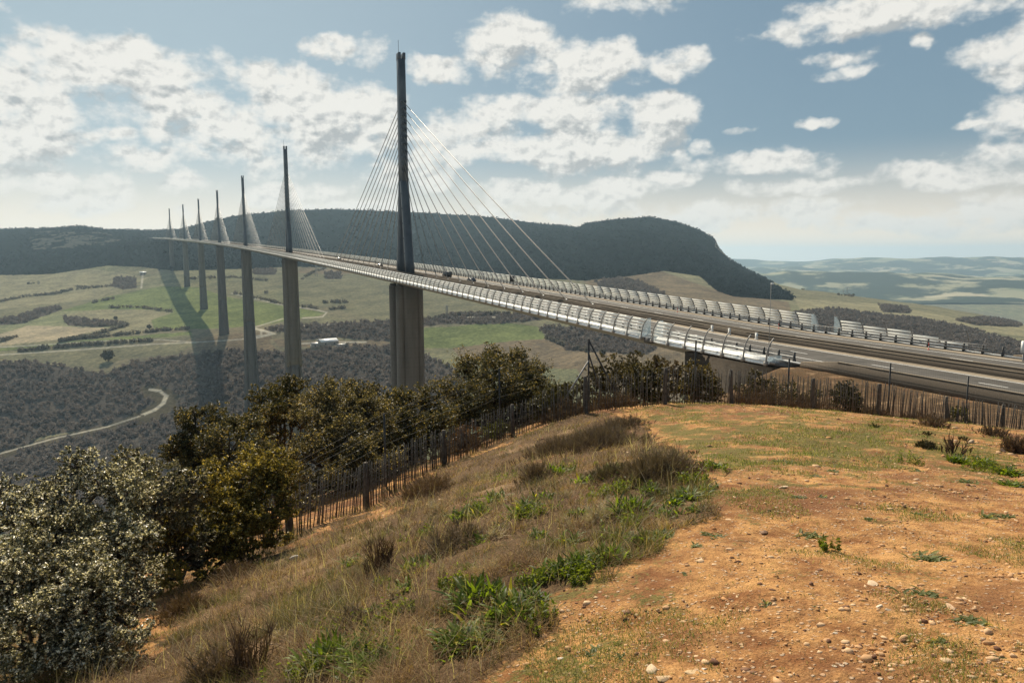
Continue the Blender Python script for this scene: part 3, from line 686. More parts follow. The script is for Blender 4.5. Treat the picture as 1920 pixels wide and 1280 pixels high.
# windscreens
M_base = varmat('white_base_panel', (.80, .80, .77), (.86, .86, .83), .4, .6, .25, bs=0)
def screen_prof(h):           # returns (out, z) along the curved post, t 0..1
    t = np.linspace(0, 1, 9); th = t*1.15
    return np.stack([.35*np.sin(t*math.pi*.55)-1.75*t**2.1, -.15+3.35*t*(1-.05*t)], 1)
PR = screen_prof(3)
PR = np.array([(.5, -.38), (.47, -.05), (.43, .3), (.38, .7), (.3, 1.1), (.18, 1.52), (0, 1.95), (-.27, 2.37), (-.65, 2.78)])
def prof_at(t): return np.array([np.interp(t, np.linspace(0, 1, 9), PR[:, 0]), np.interp(t, np.linspace(0, 1, 9), PR[:, 1])])
ROWS = [(.31, .385), (.45, .525), (.59, .665), (.73, .805), (.87, .955)]
def screen_run(sg, s0, s1, step, rows_fn, ppar=None, label=None):
    par = empty('wind_screen'); par.parent = via
    if label: tag(par, label)
    n = max(1, int(round((s1-s0)/step))); st_ = np.linspace(s0, s1, n+1)
    mb = MB()
    for i_ in range(n):
        a = st_[i_]+.03; b_ = st_[i_+1]-.03
        nr_ = rows_fn(i_)
        for r_ in range(nr_):
            t0, t1 = ROWS[r_]; V = []; F = []
            tq = np.linspace(t0, t1, 4)
            for s in (a, b_):
                fo, X, T = frame(s)
                pf = np.array([prof_at(t) for t in tq]); nrm_ = np.gradient(pf, axis=0); nrm_ = np.stack([nrm_[:, 1], -nrm_[:, 0]], 1); nrm_ /= np.linalg.norm(nrm_, axis=1)[:, None]
                for q, off_ in ((pf, 0), (pf+nrm_*.05, 1)):
                    V += [fo+X*sg*(15.9+x)+np.array([0, 0, z]) for x, z in q]
            i0 = np.arange(3)
            F = np.concatenate([np.stack([i0, i0+1, i0+9, i0+8], 1), np.stack([i0+4, i0+12, i0+13, i0+5], 1), [[0, 8, 12, 4], [3, 7, 15, 11], [0, 4, 5, 1], [1, 5, 6, 2], [2, 6, 7, 3], [8, 9, 13, 12], [9, 10, 14, 13], [10, 11, 15, 14]]])
            mb.add(np.array(V), F)
    mb.build('screen_panel', M_screen, par)
    sl_ = np.linspace(s0, s1, max(2, int((s1-s0)/(4 if n < 20 else 12)))); q_ = np.array([(16.42, -.42), (15.25, .40), (15.15, .36), (16.38, -.5)]); q_ = q_*np.array([sg, 1])
    MB().sweep(q_, [frameN(s) for s in sl_]).build('base_panel', M_base, par)
    near = [];
    fmb = MB()
    for i_, s in enumerate(st_):
        m_ = MB() if s < 190 and n > 20 or n <= 20 else fmb
        fo, X, T = frame(s); hmax = 1.0
        pts = [fo+X*sg*(15.86+x+(.17 if sg < 0 else -.12))+np.array([0, 0, z]) for x, z in PR]
        m_.tube(pts, np.linspace(.13, .08, 9)*(1 if s < 400 else 1.3), 6)
        m_.box(pts[0]+np.array([0, 0, .1]), (.2, .2, .25))
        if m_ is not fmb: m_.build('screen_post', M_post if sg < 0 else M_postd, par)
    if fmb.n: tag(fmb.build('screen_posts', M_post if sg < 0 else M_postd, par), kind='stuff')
    return par
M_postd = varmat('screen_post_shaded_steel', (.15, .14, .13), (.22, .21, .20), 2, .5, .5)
dn = lambda i_: 5
screen_run(-1, 6.5, 2600, 4.17, dn, label='main run of pale curved wind screen along the side nearer the fence')
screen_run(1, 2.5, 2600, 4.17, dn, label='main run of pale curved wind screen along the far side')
screen_run(-1, -21, 3.5, 4.08, lambda i_: [2, 3, 4, 4, 5, 5][min(i_, 5)] if False else [1, 2, 2, 3, 3, 4][min(i_, 5)] + (1 if i_ == 5 else 0), label='short end run of wind screen stepping down beside the abutment')
screen_run(1, -24, -2.5, 4.08, lambda i_: [1, 2, 3, 3, 4, 5][min(i_, 5)], label='short stepping wind screen on the far side of the motorway')
# end panels (clear) at the expansion joint
for sg, s in ((-1, 6.6), (-1, 3.3), (1, 2.4), (1, -2.4), (-1, -21.2)):
    fo, X, T = frame(s); tt = np.linspace(0, 1 if s > -20 else .35, 8); pp = [fo+X*sg*(15.86+prof_at(t)[0])+np.array([0, 0, prof_at(t)[1]]) for t in tt]
    inn = [fo+X*sg*(14.6 if s > -20 else 14.2)+np.array([0, 0, z]) for z in (pp[-1][2]-fo[2], -.1)]
    P_ = np.array(pp+inn); P2_ = P_+T*.04; k_ = len(P_)
    MB().add(np.concatenate([P_, P2_]), [np.arange(k_).reshape(1, -1), np.arange(k_, 2*k_)[::-1].reshape(1, -1)]).build('end_panel', M_glass, via)
# lower fairing, bright curved band under the screens
mb = MB()
fp = np.array([(15.2, -.02), (16.05, -.02), (16.12, -.12), (16.08, -.26), (15.8, -.3), (15.2, -.28)])
for sg in (-1, 1): MB().sweep(np.stack([fp[:, 0]*sg, fp[:, 1]], 1), [frameN(s) for s in ss]).build('fairing', M_fair, via)

# roadside steel barriers with heavy posts
for sg, s0 in ((-1, -23), (1, -30)):
    par = empty('crash_barrier'); par.parent = via
    tag(par, 'dark posted crash barrier on the ' + ('side nearer the fence' if sg < 0 else 'far side'))
    near = MB(); n = 0
    rl = np.concatenate([np.arange(s0, 100, 4), np.arange(100, 2640, 25)])
    mb = MB()
    for z, hh in ((.45, .07), (.82, .05), (1.15, .05)):
        q = np.array([(-.05, -hh), (.05, -hh), (.05, hh), (-.05, hh)])
        mb.sweep(q, [frameN(s, sg*13.75, z) for s in rl])
    mb.build('guard_rail', M_rail, par)
    far_ = MB()
    s = s0; c_ = 0
    while s < 1300:
        fo, X, T = frame(s, sg*13.95)
        m_ = MB() if c_ < 45 else far_
        m_.loft([[fo+X*a+T*b_+np.array([0, 0, z]) for a, b_ in ((-w_, -.09), (w_, -.09), (w_, .09), (-w_, .09))] for z, w_ in ((-.05, .24), (.25, .2), (.6, .12), (1.22, .1))])
        if m_ is not far_: m_.build('barrier_post', M_dark, par)
        s += 2.6; c_ += 1
    tag(far_.build('barrier_posts', M_dark, par), kind='stuff')
# kerbs under the barriers
mb = MB(); q = np.array([(-.25, -.05), (.25, -.05), (.25, .14), (-.25, .14)])
for sg in (-1, 1): mb.sweep(q, [frameN(s, sg*14.2, 0) for s in rs if s > -40])
tagst(mb.build('kerb', M_fair))
# concrete walls (median pair, run-out walls)
def wall(name, off, s0, s1, h, label, w_=.16, ramp=0, group=None, step=6):
    sl = np.append(np.arange(s0, s1, step if s1 < 400 else 15), s1); rings = []
    for s in sl:
        fo, X, T = frame(s, off*(1 if abs(off) > 5 else .55+.49*min(1, max(0, (s-40)/130)))); hh = h if (s1-s) > ramp or not ramp else h*(.25+.75*math.sqrt(max(0, (s1-s)/ramp)))
        prof_ = [(-w_*1.6, -.4), (-w_*1.5, .08), (-w_*.9, .22), (-w_*.6, hh), (w_*.6, hh), (w_*.9, .22), (w_*1.5, .08), (w_*1.6, -.4)]
        rings.append([fo+X*a+np.array([0, 0, z]) for a, z in prof_])
    o = MB().loft(rings).build(name, M_wall); tag(o, label, 'barrier', group)
    top_ = [[(r_[3]+r_[4])/2+(r_[4]-r_[3])*a+np.array([0, 0, z]) for a, z in ((-.62, .004), (.62, .004), (.62, .05), (-.62, .05))] for r_ in rings]
    MB().loft(top_).build('coping', M_should, o); return o
wall('concrete_barrier', -14.2, SR0, -24.5, 1.0, 'tan concrete wall edging the motorway nearest the paling fence, ending in a rounded slope', .2, 4)
wall('concrete_barrier', 14.6, SR0, -31, 1.0, 'concrete wall on the far edge of the motorway past the stepping wind screen', .2, 4)
wall('concrete_barrier', -2.15, SR0, 2600, .72, 'long dark concrete wall along the median, on the side nearer the fence', .16)
wall('concrete_barrier', 2.15, SR0, 2600, .78, 'long dark concrete wall along the median, on the far side', .16)
# white posts in the median gap
for k, s in enumerate((7.5, 3.2, -3.0)):
    fo, X, T = frame(s, -1.95); mb = MB(); mb.box(fo+np.array([0, 0, .45]), (.08, .22, .5), np.array([X, T, [0, 0, 1]])); mb.box(fo+np.array([0, 0, .05]), (.13, .3, .07), np.array([X, T, [0, 0, 1]])); 
    mb.box(fo+np.array([0, 0, .98]), (.11, .25, .04), np.array([X, T, [0, 0, 1]]))
    tag(mb.build('median_post', M_white), ['farthest of three white posts by the median wall near the bridge end', 'middle of three white posts by the median wall near the bridge end', 'nearest of three white posts by the median wall near the bridge end'][k], 'post', 'white posts by the median wall')
# abutment
c, X, T = frame(0); mb = MB()
zt = -4.0
mb.loft([[c+X*a+T*b_+np.array([0, 0, z]) for a, b_ in ((-14.4, -26), (14.4, -26), (14.4, -2), (-14.4, -2))] for z in (-26, -1.3)])
mb.loft([[c+X*a+T*b_+np.array([0, 0, z]) for a, b_ in ((-15.3, -26), (15.3, -26), (15.3, -24.6), (-15.3, -24.6))] for z in (-12, -.7)])
mb.build('abutment', M_abut, via)
mb = MB(); strip(mb, -15.75, -13.95, -.02, ss); mb.build('screen_shadow_strip', M_scrshade, via); mb = MB(); strip(mb, 13.95, 15.75, -.02, ss); mb.build('screen_shadow_strip', M_scrshade, via)  # dark strip beside each screen, the screen's shadow painted as colour
mb = MB(); mb.loft([[c+X*a+T*b_+np.array([0, 0, z]) for a, b_ in ((-15.5, 154), (15.5, 154), (15.5, 190), (-15.5, 190))] for z in (-20, -.7)])
# joint shadow gap
for sg in (-1, 1): MB().box(frame(5, sg*15.4, -.45)[0], (1.0, .9, .42), np.array([X, T, [0, 0, 1]])).build('expansion_joint', M_dark, via)

def find_s(u, off, lo=-60, hi=2400):
    for _ in range(60):
        mid = (lo+hi)/2; pu_, _, _ = proj(frame(mid, off)[0])
        if pu_ > u: lo = mid
        else: hi = mid
    return (lo+hi)/2
# vehicles
M_glassd, nt, out = newmat('car_window_glass'); principled(nt, out, (.02, .025, .03), .08, .6)
M_tyre = varmat('tyre_rubber', (.015, .015, .015), (.03, .03, .03), 8, .9)
def car(u, off, paint, label, L=4.4, H=1.5, heading=1):
    s = find_s(u, off); fo, X, T = frame(s, off); T = T*heading
    root = empty('car', tuple(fo)); tag(root, label, 'car', 'cars crossing the viaduct')
    ZZ = np.array([0, 0, 1.])
    pr = [(-L/2, .35), (-L/2, .75), (-L/2+.15, .95), (-L*.32, 1.02), (-L*.18, H), (L*.22, H), (L*.36, 1.0), (L/2-.1, .82), (L/2, .6), (L/2, .3), (L*.3, .22), (-L*.3, .22)]
    body = MB(); rings = [[X*w_+T*a*(1 if abs(w_) < .8 else .985)+ZZ*(z if abs(w_) < .8 or z < 1.1 else z-.06) for a, z in pr] for w_ in (-.86, -.74, .74, .86)]
    body.loft(rings); b_ = body.build('body', paint, root)
    g_ = MB()
    for sg in (-1, 1):
        g_.add([X*sg*.875+T*a+ZZ*z for a, z in ((-L*.29, 1.03), (-L*.17, H-.1), (L*.2, H-.1), (L*.33, 1.03))], [[0, 1, 2, 3]])
    g_.add([X*a+T*(-L*.325)+ZZ*1.05 for a in (-.7, .7)]+[X*a+T*(-L*.19)+ZZ*(H-.06) for a in (.62, -.62)], [[0, 1, 2, 3]])
    g_.V[-1] = g_.V[-1]-T*.02
    g_.build('window', M_glassd, root)
    for a in (-.31, .31):
        for sg in (-1, 1):
            c0 = X*sg*.78+T*a*L+ZZ*.32
            MB().tube([c0-X*.1, c0+X*.1], .32, 12).build('wheel', M_tyre, root)
    return root
P_black = varmat('black_car_paint', (.01, .01, .012), (.016, .016, .018), 3, .25, .6)
P_blue = varmat('dark_blue_car_paint', (.015, .02, .035), (.02, .028, .045), 3, .25, .6)
P_grey = varmat('grey_car_paint', (.05, .05, .055), (.07, .07, .075), 3, .3, .6)
def van(u, off, paint, label):
    s = find_s(u, off); fo, X, T = frame(s, off); root = empty('van', tuple(fo)); tag(root, label, 'van')
    ZZ = np.array([0, 0, 1.]); pr = [(-2.7, .4), (-2.7, 2.2), (-2.5, 2.35), (1.4, 2.35), (1.9, 1.5), (2.6, 1.2), (2.7, .4), (1.8, .3), (-1.8, .3)]
    MB().loft([[X*w_+T*a+ZZ*z for a, z in pr] for w_ in (-.98, .98)]).build('body', paint, root)
    MB().add([X*a+T*-2.71+ZZ*z for a, z in ((-.8, 1.3), (.8, 1.3), (.75, 2.0), (-.75, 2.0))], [[0, 1, 2, 3]]).build('window', M_glassd, root)
    for a in (-1.7, 1.7):
        for sg in (-1, 1):
            c0 = X*sg*.85+T*a+ZZ*.35; MB().tube([c0-X*.12, c0+X*.12], .35, 12).build('wheel', M_tyre, root)
van(838, 5.0, P_black, 'black van on the viaduct just right of the nearest mast')
car(884, 5.0, P_blue, 'dark blue car following the black van on the viaduct')
car(713, 5.0, P_black, 'small black car just left of the nearest mast')
car(636, 5.2, P_grey, 'tiny dark car between the two nearest masts, farther from the viewer')
# signs, poles, markers
def sign(u, off, w_, h_, zc, label, mat, cat='sign', name='road_sign'):
    s = find_s(u, off); fo, X, T = frame(s, off); root = empty(name, tuple(fo)); tag(root, label, cat); ZZ = np.array([0, 0, 1.])
    MB().tube([ZZ*0, ZZ*(zc+h_/2)], .07, 6).build('post', M_rail, root)
    MB().box(ZZ*zc-T*.1, (w_/2, .04, h_/2), np.array([X, T, ZZ])).build('panel', mat, root); return root
sign(960, 13.0, 1.7, 1.9, 1.9, 'square dark back of a road sign at the far side of the viaduct', M_dark)
def marker(u, off, label):
    s = find_s(u, off); fo, X, T = frame(s, off, -.02); root = empty('marker_post', tuple(fo)); tag(root, label, 'marker', 'small red roadside markers')
    ZZ = np.array([0, 0, 1.]); MB().tube([ZZ*0, ZZ*.02, ZZ*.021, ZZ*.28], [.16, .16, .07, .07], 8).build('base', M_red, root)
    MB().tube([ZZ*.28, ZZ*.5], .065, 8).build('white_band', M_white, root); MB().tube([ZZ*.5, ZZ*.95], [.065, .05], 8).build('post', M_red, root)
marker(1741, 11.4, 'red and white marker post on the far carriageway by the stepping screen')
marker(1460, 11.4, 'small red marker on the far carriageway, left of the camera mast')
marker(1270, 11.4, 'tiny red marker on the far carriageway where the last stay lands')
fo, X, T = frame(find_s(1441, -13.2, -60, 60), -13.2); ZZ = np.array([0, 0, 1.])
root = empty('camera_mast', tuple(fo)); tag(root, 'slender grey mast with a small camera on top beside the end of the wind screen', 'mast')
MB().tube([ZZ*0, ZZ*9.2], [.045, .03], 8).build('pole', M_rail, root); MB().box(ZZ*9.3+X*.2, (.18, .1, .1)).build('camera_head', M_white, root); MB().box(ZZ*1.4+X*.1, (.12, .1, .2)).build('junction_box', M_rail, root)
p = unproj(1917, 690, 88); p[2] = near_z(p[0], p[1]); 
root = empty('roadside_cabinet', (p[0], p[1], -.4)); tag(root, 'white cabinet on a post beyond the motorway at the photo edge', 'cabinet')
MB().box((0, 0, 1.9), (.28, .2, .7)).build('box', M_white, root); MB().tube([(0, 0, -1.5), (0, 0, 1.2)], .1, 6).build('post', M_rail, root)
# farm buildings in the valley
M_roofw = varmat('pale_metal_roof', (.75, .75, .73), (.85, .85, .83), .5, .4); M_house = varmat('farm_wall', (.3, .27, .23), (.4, .36, .3), .3)
def building(u, y, d, L, W, H, rz, label, roof):
    q = unproj(u, y, d); z = float(ground(q[0], q[1])); root = empty('farm_building', (q[0], q[1], z), rz); tag(root, label, 'building', 'farm buildings by the river road')
    MB().box((0, 0, H/2-1), (L/2, W/2, H/2+1)).build('wall', M_house, root)
    MB().loft([[(x, -W/2-.6, H), (x, 0, H+W*.22), (x, W/2+.6, H), (x, W/2+.6, H-.3), (x, 0, H+W*.22-.3), (x, -W/2-.6, H-.3)] for x in (-L/2-.5, L/2+.5)]).build('roof', roof, root)
    for x in (-.25, .25): MB().box((x*L, -W/2-.05, 1.4), (1.2, .06, 1.3)).build('door', M_dark, root)
building(614, 640, 1160, 30, 18, 5, .3, 'white roofed farm shed between the second and nearest piers', M_roofw)
building(596, 645, 1150, 22, 12, 4, .1, 'lower grey farm shed left of the white roofed one', M_rail)
building(640, 646, 1140, 18, 9, 4, .5, 'small grey outbuilding right of the white roofed shed', M_rail)
building(268, 512, 2050, 16, 10, 6, .1, 'tiny pale farmhouse below the far end of the viaduct', M_roofw)
# electricity pylons on the right ridge and in fields
def lattice(u, y, d, H, label):
    q = unproj(u, y, d); z = float(ground(q[0], q[1])); root = empty('electricity_pylon', (q[0], q[1], z)); tag(root, label, 'electricity pylon', 'distant electricity pylons')
    mb = MB(); b_ = H*.1
    for sx in (-1, 1):
        for sy in (-1, 1): mb.tube([(sx*b_, sy*b_, -1), (sx*.6, sy*.6, H)], .35, 4)
    for t in (.2, .4, .6, .8): w_ = b_*(1-t)+.6*t; mb.box((0, 0, H*t), (w_, .2, .2)); mb.box((0, 0, H*t), (.2, w_, .2))
    mb.build('tower', M_rail, root); mb = MB()
    for t in (.72, .85, .97): mb.box((0, 0, H*t), (H*.17, .3, .3))
    mb.build('cross_arm', M_rail, root)
lattice(1588, 553, 2380, 26, 'left of two electricity pylons on the grassy ridge skyline')
lattice(1581, 553, 2420, 22, 'right of two electricity pylons on the grassy ridge skyline')
lattice(593, 515, 1950, 30, 'electricity pylon in the field right of the second mast')
lattice(838, 590, 1300, 24, 'electricity pylon in the field beyond the nearest pier')

# ------------------------------------------------------------------ ray / ground
def hit(u, y, d0=2.5, d1=60, n=260, fn=near_z):
    u = np.atleast_1d(np.asarray(u, float)); y = np.atleast_1d(np.asarray(y, float))
    r = _F + _R*((u-960)/FPX)[:, None] + _U*((640-y)/FPX)[:, None]; r = r/(r @ FH)[:, None]
    dd = np.geomspace(d0, d1, n); P = CAM + r[:, None]*dd[None, :, None]
    below = P[..., 2] < fn(P[..., 0], P[..., 1])
    k = np.argmax(below, 1); k = np.where(below.any(1), k, n-1); km = np.maximum(k-1, 0)
    a, b = dd[km], dd[k]
    for _ in range(10):
        m_ = (a+b)/2; Q = CAM + r*m_[:, None]; bl = Q[:, 2] < fn(Q[:, 0], Q[:, 1]); b = np.where(bl, m_, b); a = np.where(bl, a, m_)
    Q = CAM + r*b[:, None]; return Q, b

# ------------------------------------------------------------------ foliage
def leafmat(name, rough, spec, transl=.35, tc=(1.5, 1.6, .7)):
    m, nt, out = newmat(name); c = attrcol(nt)
    if spec == 0: b = nt.nodes.new('ShaderNodeBsdfDiffuse'); nt.links.new(c, b.inputs[0])
    else: b = principled(nt, out, c, rough, spec)
    t = nt.nodes.new('ShaderNodeBsdfTranslucent'); nt.links.new(vmath(nt, 'MULTIPLY', c, tc), t.inputs[0])
    ms_ = nt.nodes.new('ShaderNodeMixShader'); ms_.inputs[0].default_value = transl
    nt.links.new(b.outputs[0], ms_.inputs[1]); nt.links.new(t.outputs[0], ms_.inputs[2]); nt.links.new(ms_.outputs[0], out.inputs[0]); return m
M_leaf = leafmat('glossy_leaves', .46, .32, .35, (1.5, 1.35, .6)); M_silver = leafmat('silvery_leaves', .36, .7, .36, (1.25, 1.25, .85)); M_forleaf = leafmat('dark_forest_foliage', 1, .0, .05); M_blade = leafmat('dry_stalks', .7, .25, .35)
M_green = leafmat('fleshy_green_leaves', .5, .28, .5, (1.6, 1.6, .5)); M_twig = leafmat('bare_twigs', .8, .2, .1); M_farleaf = leafmat('woodland_foliage', .8, 0, .25, (1.1, 1.05, 1))
M_bark = varmat('bark', (.055, .045, .035), (.11, .09, .07), 9, .9, .1, bs=.6, bd=.02)
M_wood = varmat('weathered_chestnut', (.075, .066, .057), (.165, .15, .13), 14, .85, .15, bs=.5, bd=.01)
M_woodp = varmat('grey_fence_post_wood', (.07, .058, .048), (.14, .12, .10), 9, .85, .15, bs=.5, bd=.01)
M_wire = varmat('fence_wire', (.07, .066, .06), (.12, .115, .10), 5, .7, .2, 0)

def rotframes(n, r):
    """random orthonormal pairs"""
    a = r.normal(size=(n, 3)); a /= np.linalg.norm(a, axis=1)[:, None]; b = r.normal(size=(n, 3)); b -= (a*b).sum(1)[:, None]*a; b /= np.linalg.norm(b, axis=1)[:, None]
    return a, b
def leaves_mesh(name, C, size, colr, mat, parent, r, up=.35, asp=.5, upv=None):
    n = len(C); a, b = rotframes(n, r); nrm_ = np.cross(a, b)
    # bias normals upward/outward
    tgt = np.array([0, 0, 1.]) if upv is None else upv
    nn = nrm_*(1-up) + tgt*up; nn /= np.linalg.norm(nn, axis=1)[:, None]; a = a-(a*nn).sum(1)[:, None]*nn; a /= np.linalg.norm(a, axis=1)[:, None]+1e-9; b = np.cross(nn, a)
    s = (size*r.uniform(.5, 1.5, n))[:, None]
    V = np.stack([C-a*s*.5, C-b*s*asp*.5+nn*s*.10, C+a*s*.5, C+b*s*asp*.5+nn*s*.10], 1).reshape(-1, 3)
    i = np.arange(n)[:, None]*4; F = np.concatenate([i+np.array([[0, 1, 2]]), i+np.array([[0, 2, 3]])])
    cc = np.repeat(colr, 4, 0)
    return mesh_obj(name, V, F, mat, parent, False, cc)
def limb(mb, a, b, r0, r1, r, k=7, n=7, wob=.12):
    t = np.linspace(0, 1, n)[:, None]; L = np.linalg.norm(b-a); P_ = a*(1-t)+b*t + np.concatenate([[np.zeros(3)], r.normal(size=(n-2, 3))*L*wob*.35, [np.zeros(3)]])
    P_[:, 2] += np.sin(t[:, 0]*math.pi)*L*.06; mb.tube(P_, np.linspace(r0, r1, n), k); return P_
def tree(name, lobes, nleaf, leaf, c1, c2, label, cat='tree', group=None, mat=None, seed=1, clump=.27, ncl=16, trunk_r=.12, up=.25, hi=None, hip=0., asp=.5, basexy=None, spray=.12, skirt=True):
    r = np.random.default_rng(seed); L = []
    for (u, y, d, rp) in lobes: L.append((unproj(u, y, d), rp*d/FPX))
    cs = np.array([l[0] for l in L]); rs_ = np.array([l[1] for l in L])
    base_ = (cs*rs_[:, None]).sum(0)/rs_.sum() if basexy is None else unproj(*basexy); gz_ = float(near_z(base_[0], base_[1])); base_ = np.array([base_[0], base_[1], gz_-.1])
    root = empty(name, tuple(base_)); tag(root, label, cat, group)
    if skirt:
        ad = []
        for c_, R_ in list(zip(cs, rs_)):
            z_ = c_[2]-R_*1.25; g_ = float(near_z(c_[0], c_[1]))
            while z_ > g_+R_*.2 and len(ad) < 14:
                ad.append((np.array([c_[0]+r.normal()*R_*.35, c_[1]+r.normal()*R_*.35, z_]), R_*.95)); z_ -= R_*1.5
        if ad:
            f0 = (rs_**2).sum(); cs = np.concatenate([cs, [a[0] for a in ad]]); rs_ = np.concatenate([rs_, [a[1] for a in ad]]); nleaf = nleaf*min(1.7, (rs_**2).sum()/f0)
    wts = rs_**2/np.sum(rs_**2); PC = []; PN = []; mb = MB(); hub = base_*.0 + np.array([0, 0, .35*(cs[:, 2].mean()-gz_)])
    limb(mb, np.zeros(3), hub, trunk_r, trunk_r*.8, r)
    for c, R_, w_ in zip(cs, rs_, wts):
        n = int(nleaf*w_); k = ncl
        dirs = r.normal(size=(k, 3)); dirs /= np.linalg.norm(dirs, axis=1)[:, None]; dirs[:, 2] = dirs[:, 2]*.8+.15
        cc = c + dirs*R_*r.uniform(.35, .92, k)[:, None]; sig = R_*clump*r.uniform(.6, 1.25, k)
        nt_ = max(6, n//26); tw_c = r.integers(0, k, nt_); td = dirs[tw_c]*.9+r.normal(size=(nt_, 3))*.75+np.array([0, 0, .35]); td /= np.linalg.norm(td, axis=1)[:, None]; to = r.normal(size=(nt_, 3))*.75; tl = r.uniform(.7, 1.9, nt_)*np.where(r.random(nt_) < .06, 1.7, 1)
        ti = r.integers(0, nt_, n); which = tw_c[ti]; q = to[ti]+td[ti]*(tl[ti]*r.random(n)**.8)[:, None]+r.normal(size=(n, 3))*.13
        far_ = (r.random(nt_) < spray)[ti]; q[far_] *= 1.25
        q /= np.maximum(1, np.linalg.norm(q, axis=1)[:, None]/2.9)
        p_ = cc[which] + q*sig[which][:, None]*np.array([1, 1, .85])
        PC.append(p_); PN.append((p_-c)/R_)
        ctr = c-base_; limb(mb, hub, ctr-np.array([0, 0, R_*.3]), trunk_r*.6, trunk_r*.3, r)
        for cq in cc[:10]: limb(mb, ctr-np.array([0, 0, R_*.3]), cq-base_, trunk_r*.28, trunk_r*.07, r, 5, 5)
    C = np.concatenate(PC)-base_; N = np.concatenate(PN)
    gzs = near_z(C[:, 0]+base_[0], C[:, 1]+base_[1])-base_[2]; ok = C[:, 2] > gzs+.05; C, N = C[ok], N[ok]
    f = np.clip(fbm(C[:, 0]*2.2+base_[0], C[:, 2]*2.2+C[:, 1]*1.7, 3, seed)*1.2-.1 + r.normal(size=len(C))*.22, 0, 1)[:, None]
    cl = np.array(c1)*(1-f)+np.array(c2)*f
    if hi is not None:
        h = r.random(len(C)) < hip; cl[h] = np.array(hi)*r.uniform(.7, 1.2, (h.sum(), 1))  # random leaves coloured pale as painted sun glints
    leaves_mesh('crown', C, leaf, cl, mat or M_leaf, root, r, up, asp)
    mb.build('trunk', M_bark, root, True)
    return root

D1c, D2c = (.024, .026, .013), (.105, .098, .044)
Y1, Y2 = (.055, .052, .014), (.24, .20, .05)
tree('oak_tree', [(905,700,29,52),(960,700,30,50),(1000,705,29,38),(860,740,28,42),(930,745,28,58),(985,745,28.5,42),(1015,735,29,24),(850,780,27,36),(930,672,30,26),(880,790,27,36),(1040,760,27,30)], 85000, .062, D1c, D2c, 'large dense dark oak right of the nearest pier, its crown reaching above the fence corner', seed=11, trunk_r=.14, hi=(.42, .32, .13), hip=.14)
tree('oak_tree', [(760,760,25,36),(800,745,26,30),(720,765,25,26),(765,800,24,40),(820,790,25,30),(735,830,23,34),(790,835,23.5,28)], 44000, .06, D1c, D2c, 'rounded dark oak in front of the foot of the nearest pier', seed=12, trunk_r=.1, hi=(.42, .32, .13), hip=.14)
tree('oak_tree', [(640,775,23,56),(690,770,23,46),(590,800,22,46),(650,830,21,62),(700,840,22,42),(610,745,23,34),(660,735,23.5,26),(580,850,20.5,42),(600,905,19.6,40),(660,890,20.2,44),(720,870,21,38),(565,935,18.6,32),(700,730,24,18),(560,770,23,30)], 95000, .056, (.032, .032, .016), (.145, .128, .066), 'broad brownish-green oak left of the nearest pier, behind the barbed wire', seed=13, trunk_r=.13, hi=(.50, .40, .22), hip=.17)
tree('oak_tree', [(525,735,27,30),(490,745,27,24),(555,730,27,24),(510,780,26,36),(470,790,25,30),(545,715,27,16)], 38000, .062, (.026, .03, .01), (.09, .082, .022), 'dark oak top standing against the second pier', seed=14, trunk_r=.1, hi=(.42, .32, .13), hip=.12)
tree('oak_tree', [(360,800,20,36),(410,800,20,38),(350,840,19.5,38),(430,840,19,50),(375,875,19,44),(460,800,20,34),(330,850,19.5,26),(480,860,18,40),(365,775,20,16),(520,890,17,34)], 65000, .053, D1c, D2c, 'dark green oak left of the third pier, lowest of the far group', seed=15, trunk_r=.12, hi=(.42, .32, .13), hip=.12)
tree('oak_tree', [(470,905,13.2,56),(520,880,13.4,40),(400,915,13,56),(450,980,12.6,62),(470,1045,12.3,34),(330,1055,11.6,26),(540,960,13,24),(300,1000,11.2,44),(260,1050,10.6,40),(320,1075,10.8,36),(385,1085,11.4,30),(510,1010,12.8,30),(390,990,12.2,50),(500,960,12.8,48),(535,920,13.2,30),(330,960,12,44),(420,1030,12,40),(350,1010,11.6,34),(470,850,13.6,24)], 90000, .045, Y1, Y2, 'yellow-green oak bush leaning in front of the left end of the paling fence', seed=16, trunk_r=.09, hi=(.55, .43, .14), hip=.2, basexy=(430, 1040, 12.6), skirt=False, clump=.2, ncl=26, spray=.3)
tree('silvery_bush', [(60,960,8,70),(190,900,8.4,56),(140,870,8.6,36),(235,930,8.2,62),(110,1020,7.6,95),(220,1030,7.6,75),(30,1080,7.2,95),(160,1120,7,105),(260,1120,7.2,46),(60,1200,6.6,105),(190,1220,6.6,85),(270,1010,7.8,40),(10,920,8.2,40),(-60,1050,7.4,95),(-80,1200,7,100)], 175000, .031, (.045, .042, .018), (.20, .18, .09), 'big silvery grey-green bush filling the lower corner, sparkling with small leaves', cat='bush', mat=M_silver, seed=17, trunk_r=.06, hi=(1, .90, .70), hip=.32, clump=.15, ncl=46, up=.4)
tree('silvery_bush', [(270,880,11.5,46),(320,915,11.2,50),(230,870,11.8,34),(360,900,11.4,30),(290,950,10.8,50),(260,930,11,40)], 36000, .045, (.06, .058, .024), (.18, .16, .075), 'tan-grey bush between the silvery bush and the yellow-green oak', cat='bush', mat=M_silver, seed=18, trunk_r=.06, hi=(.55, .46, .33), hip=.26, clump=.17, ncl=30)
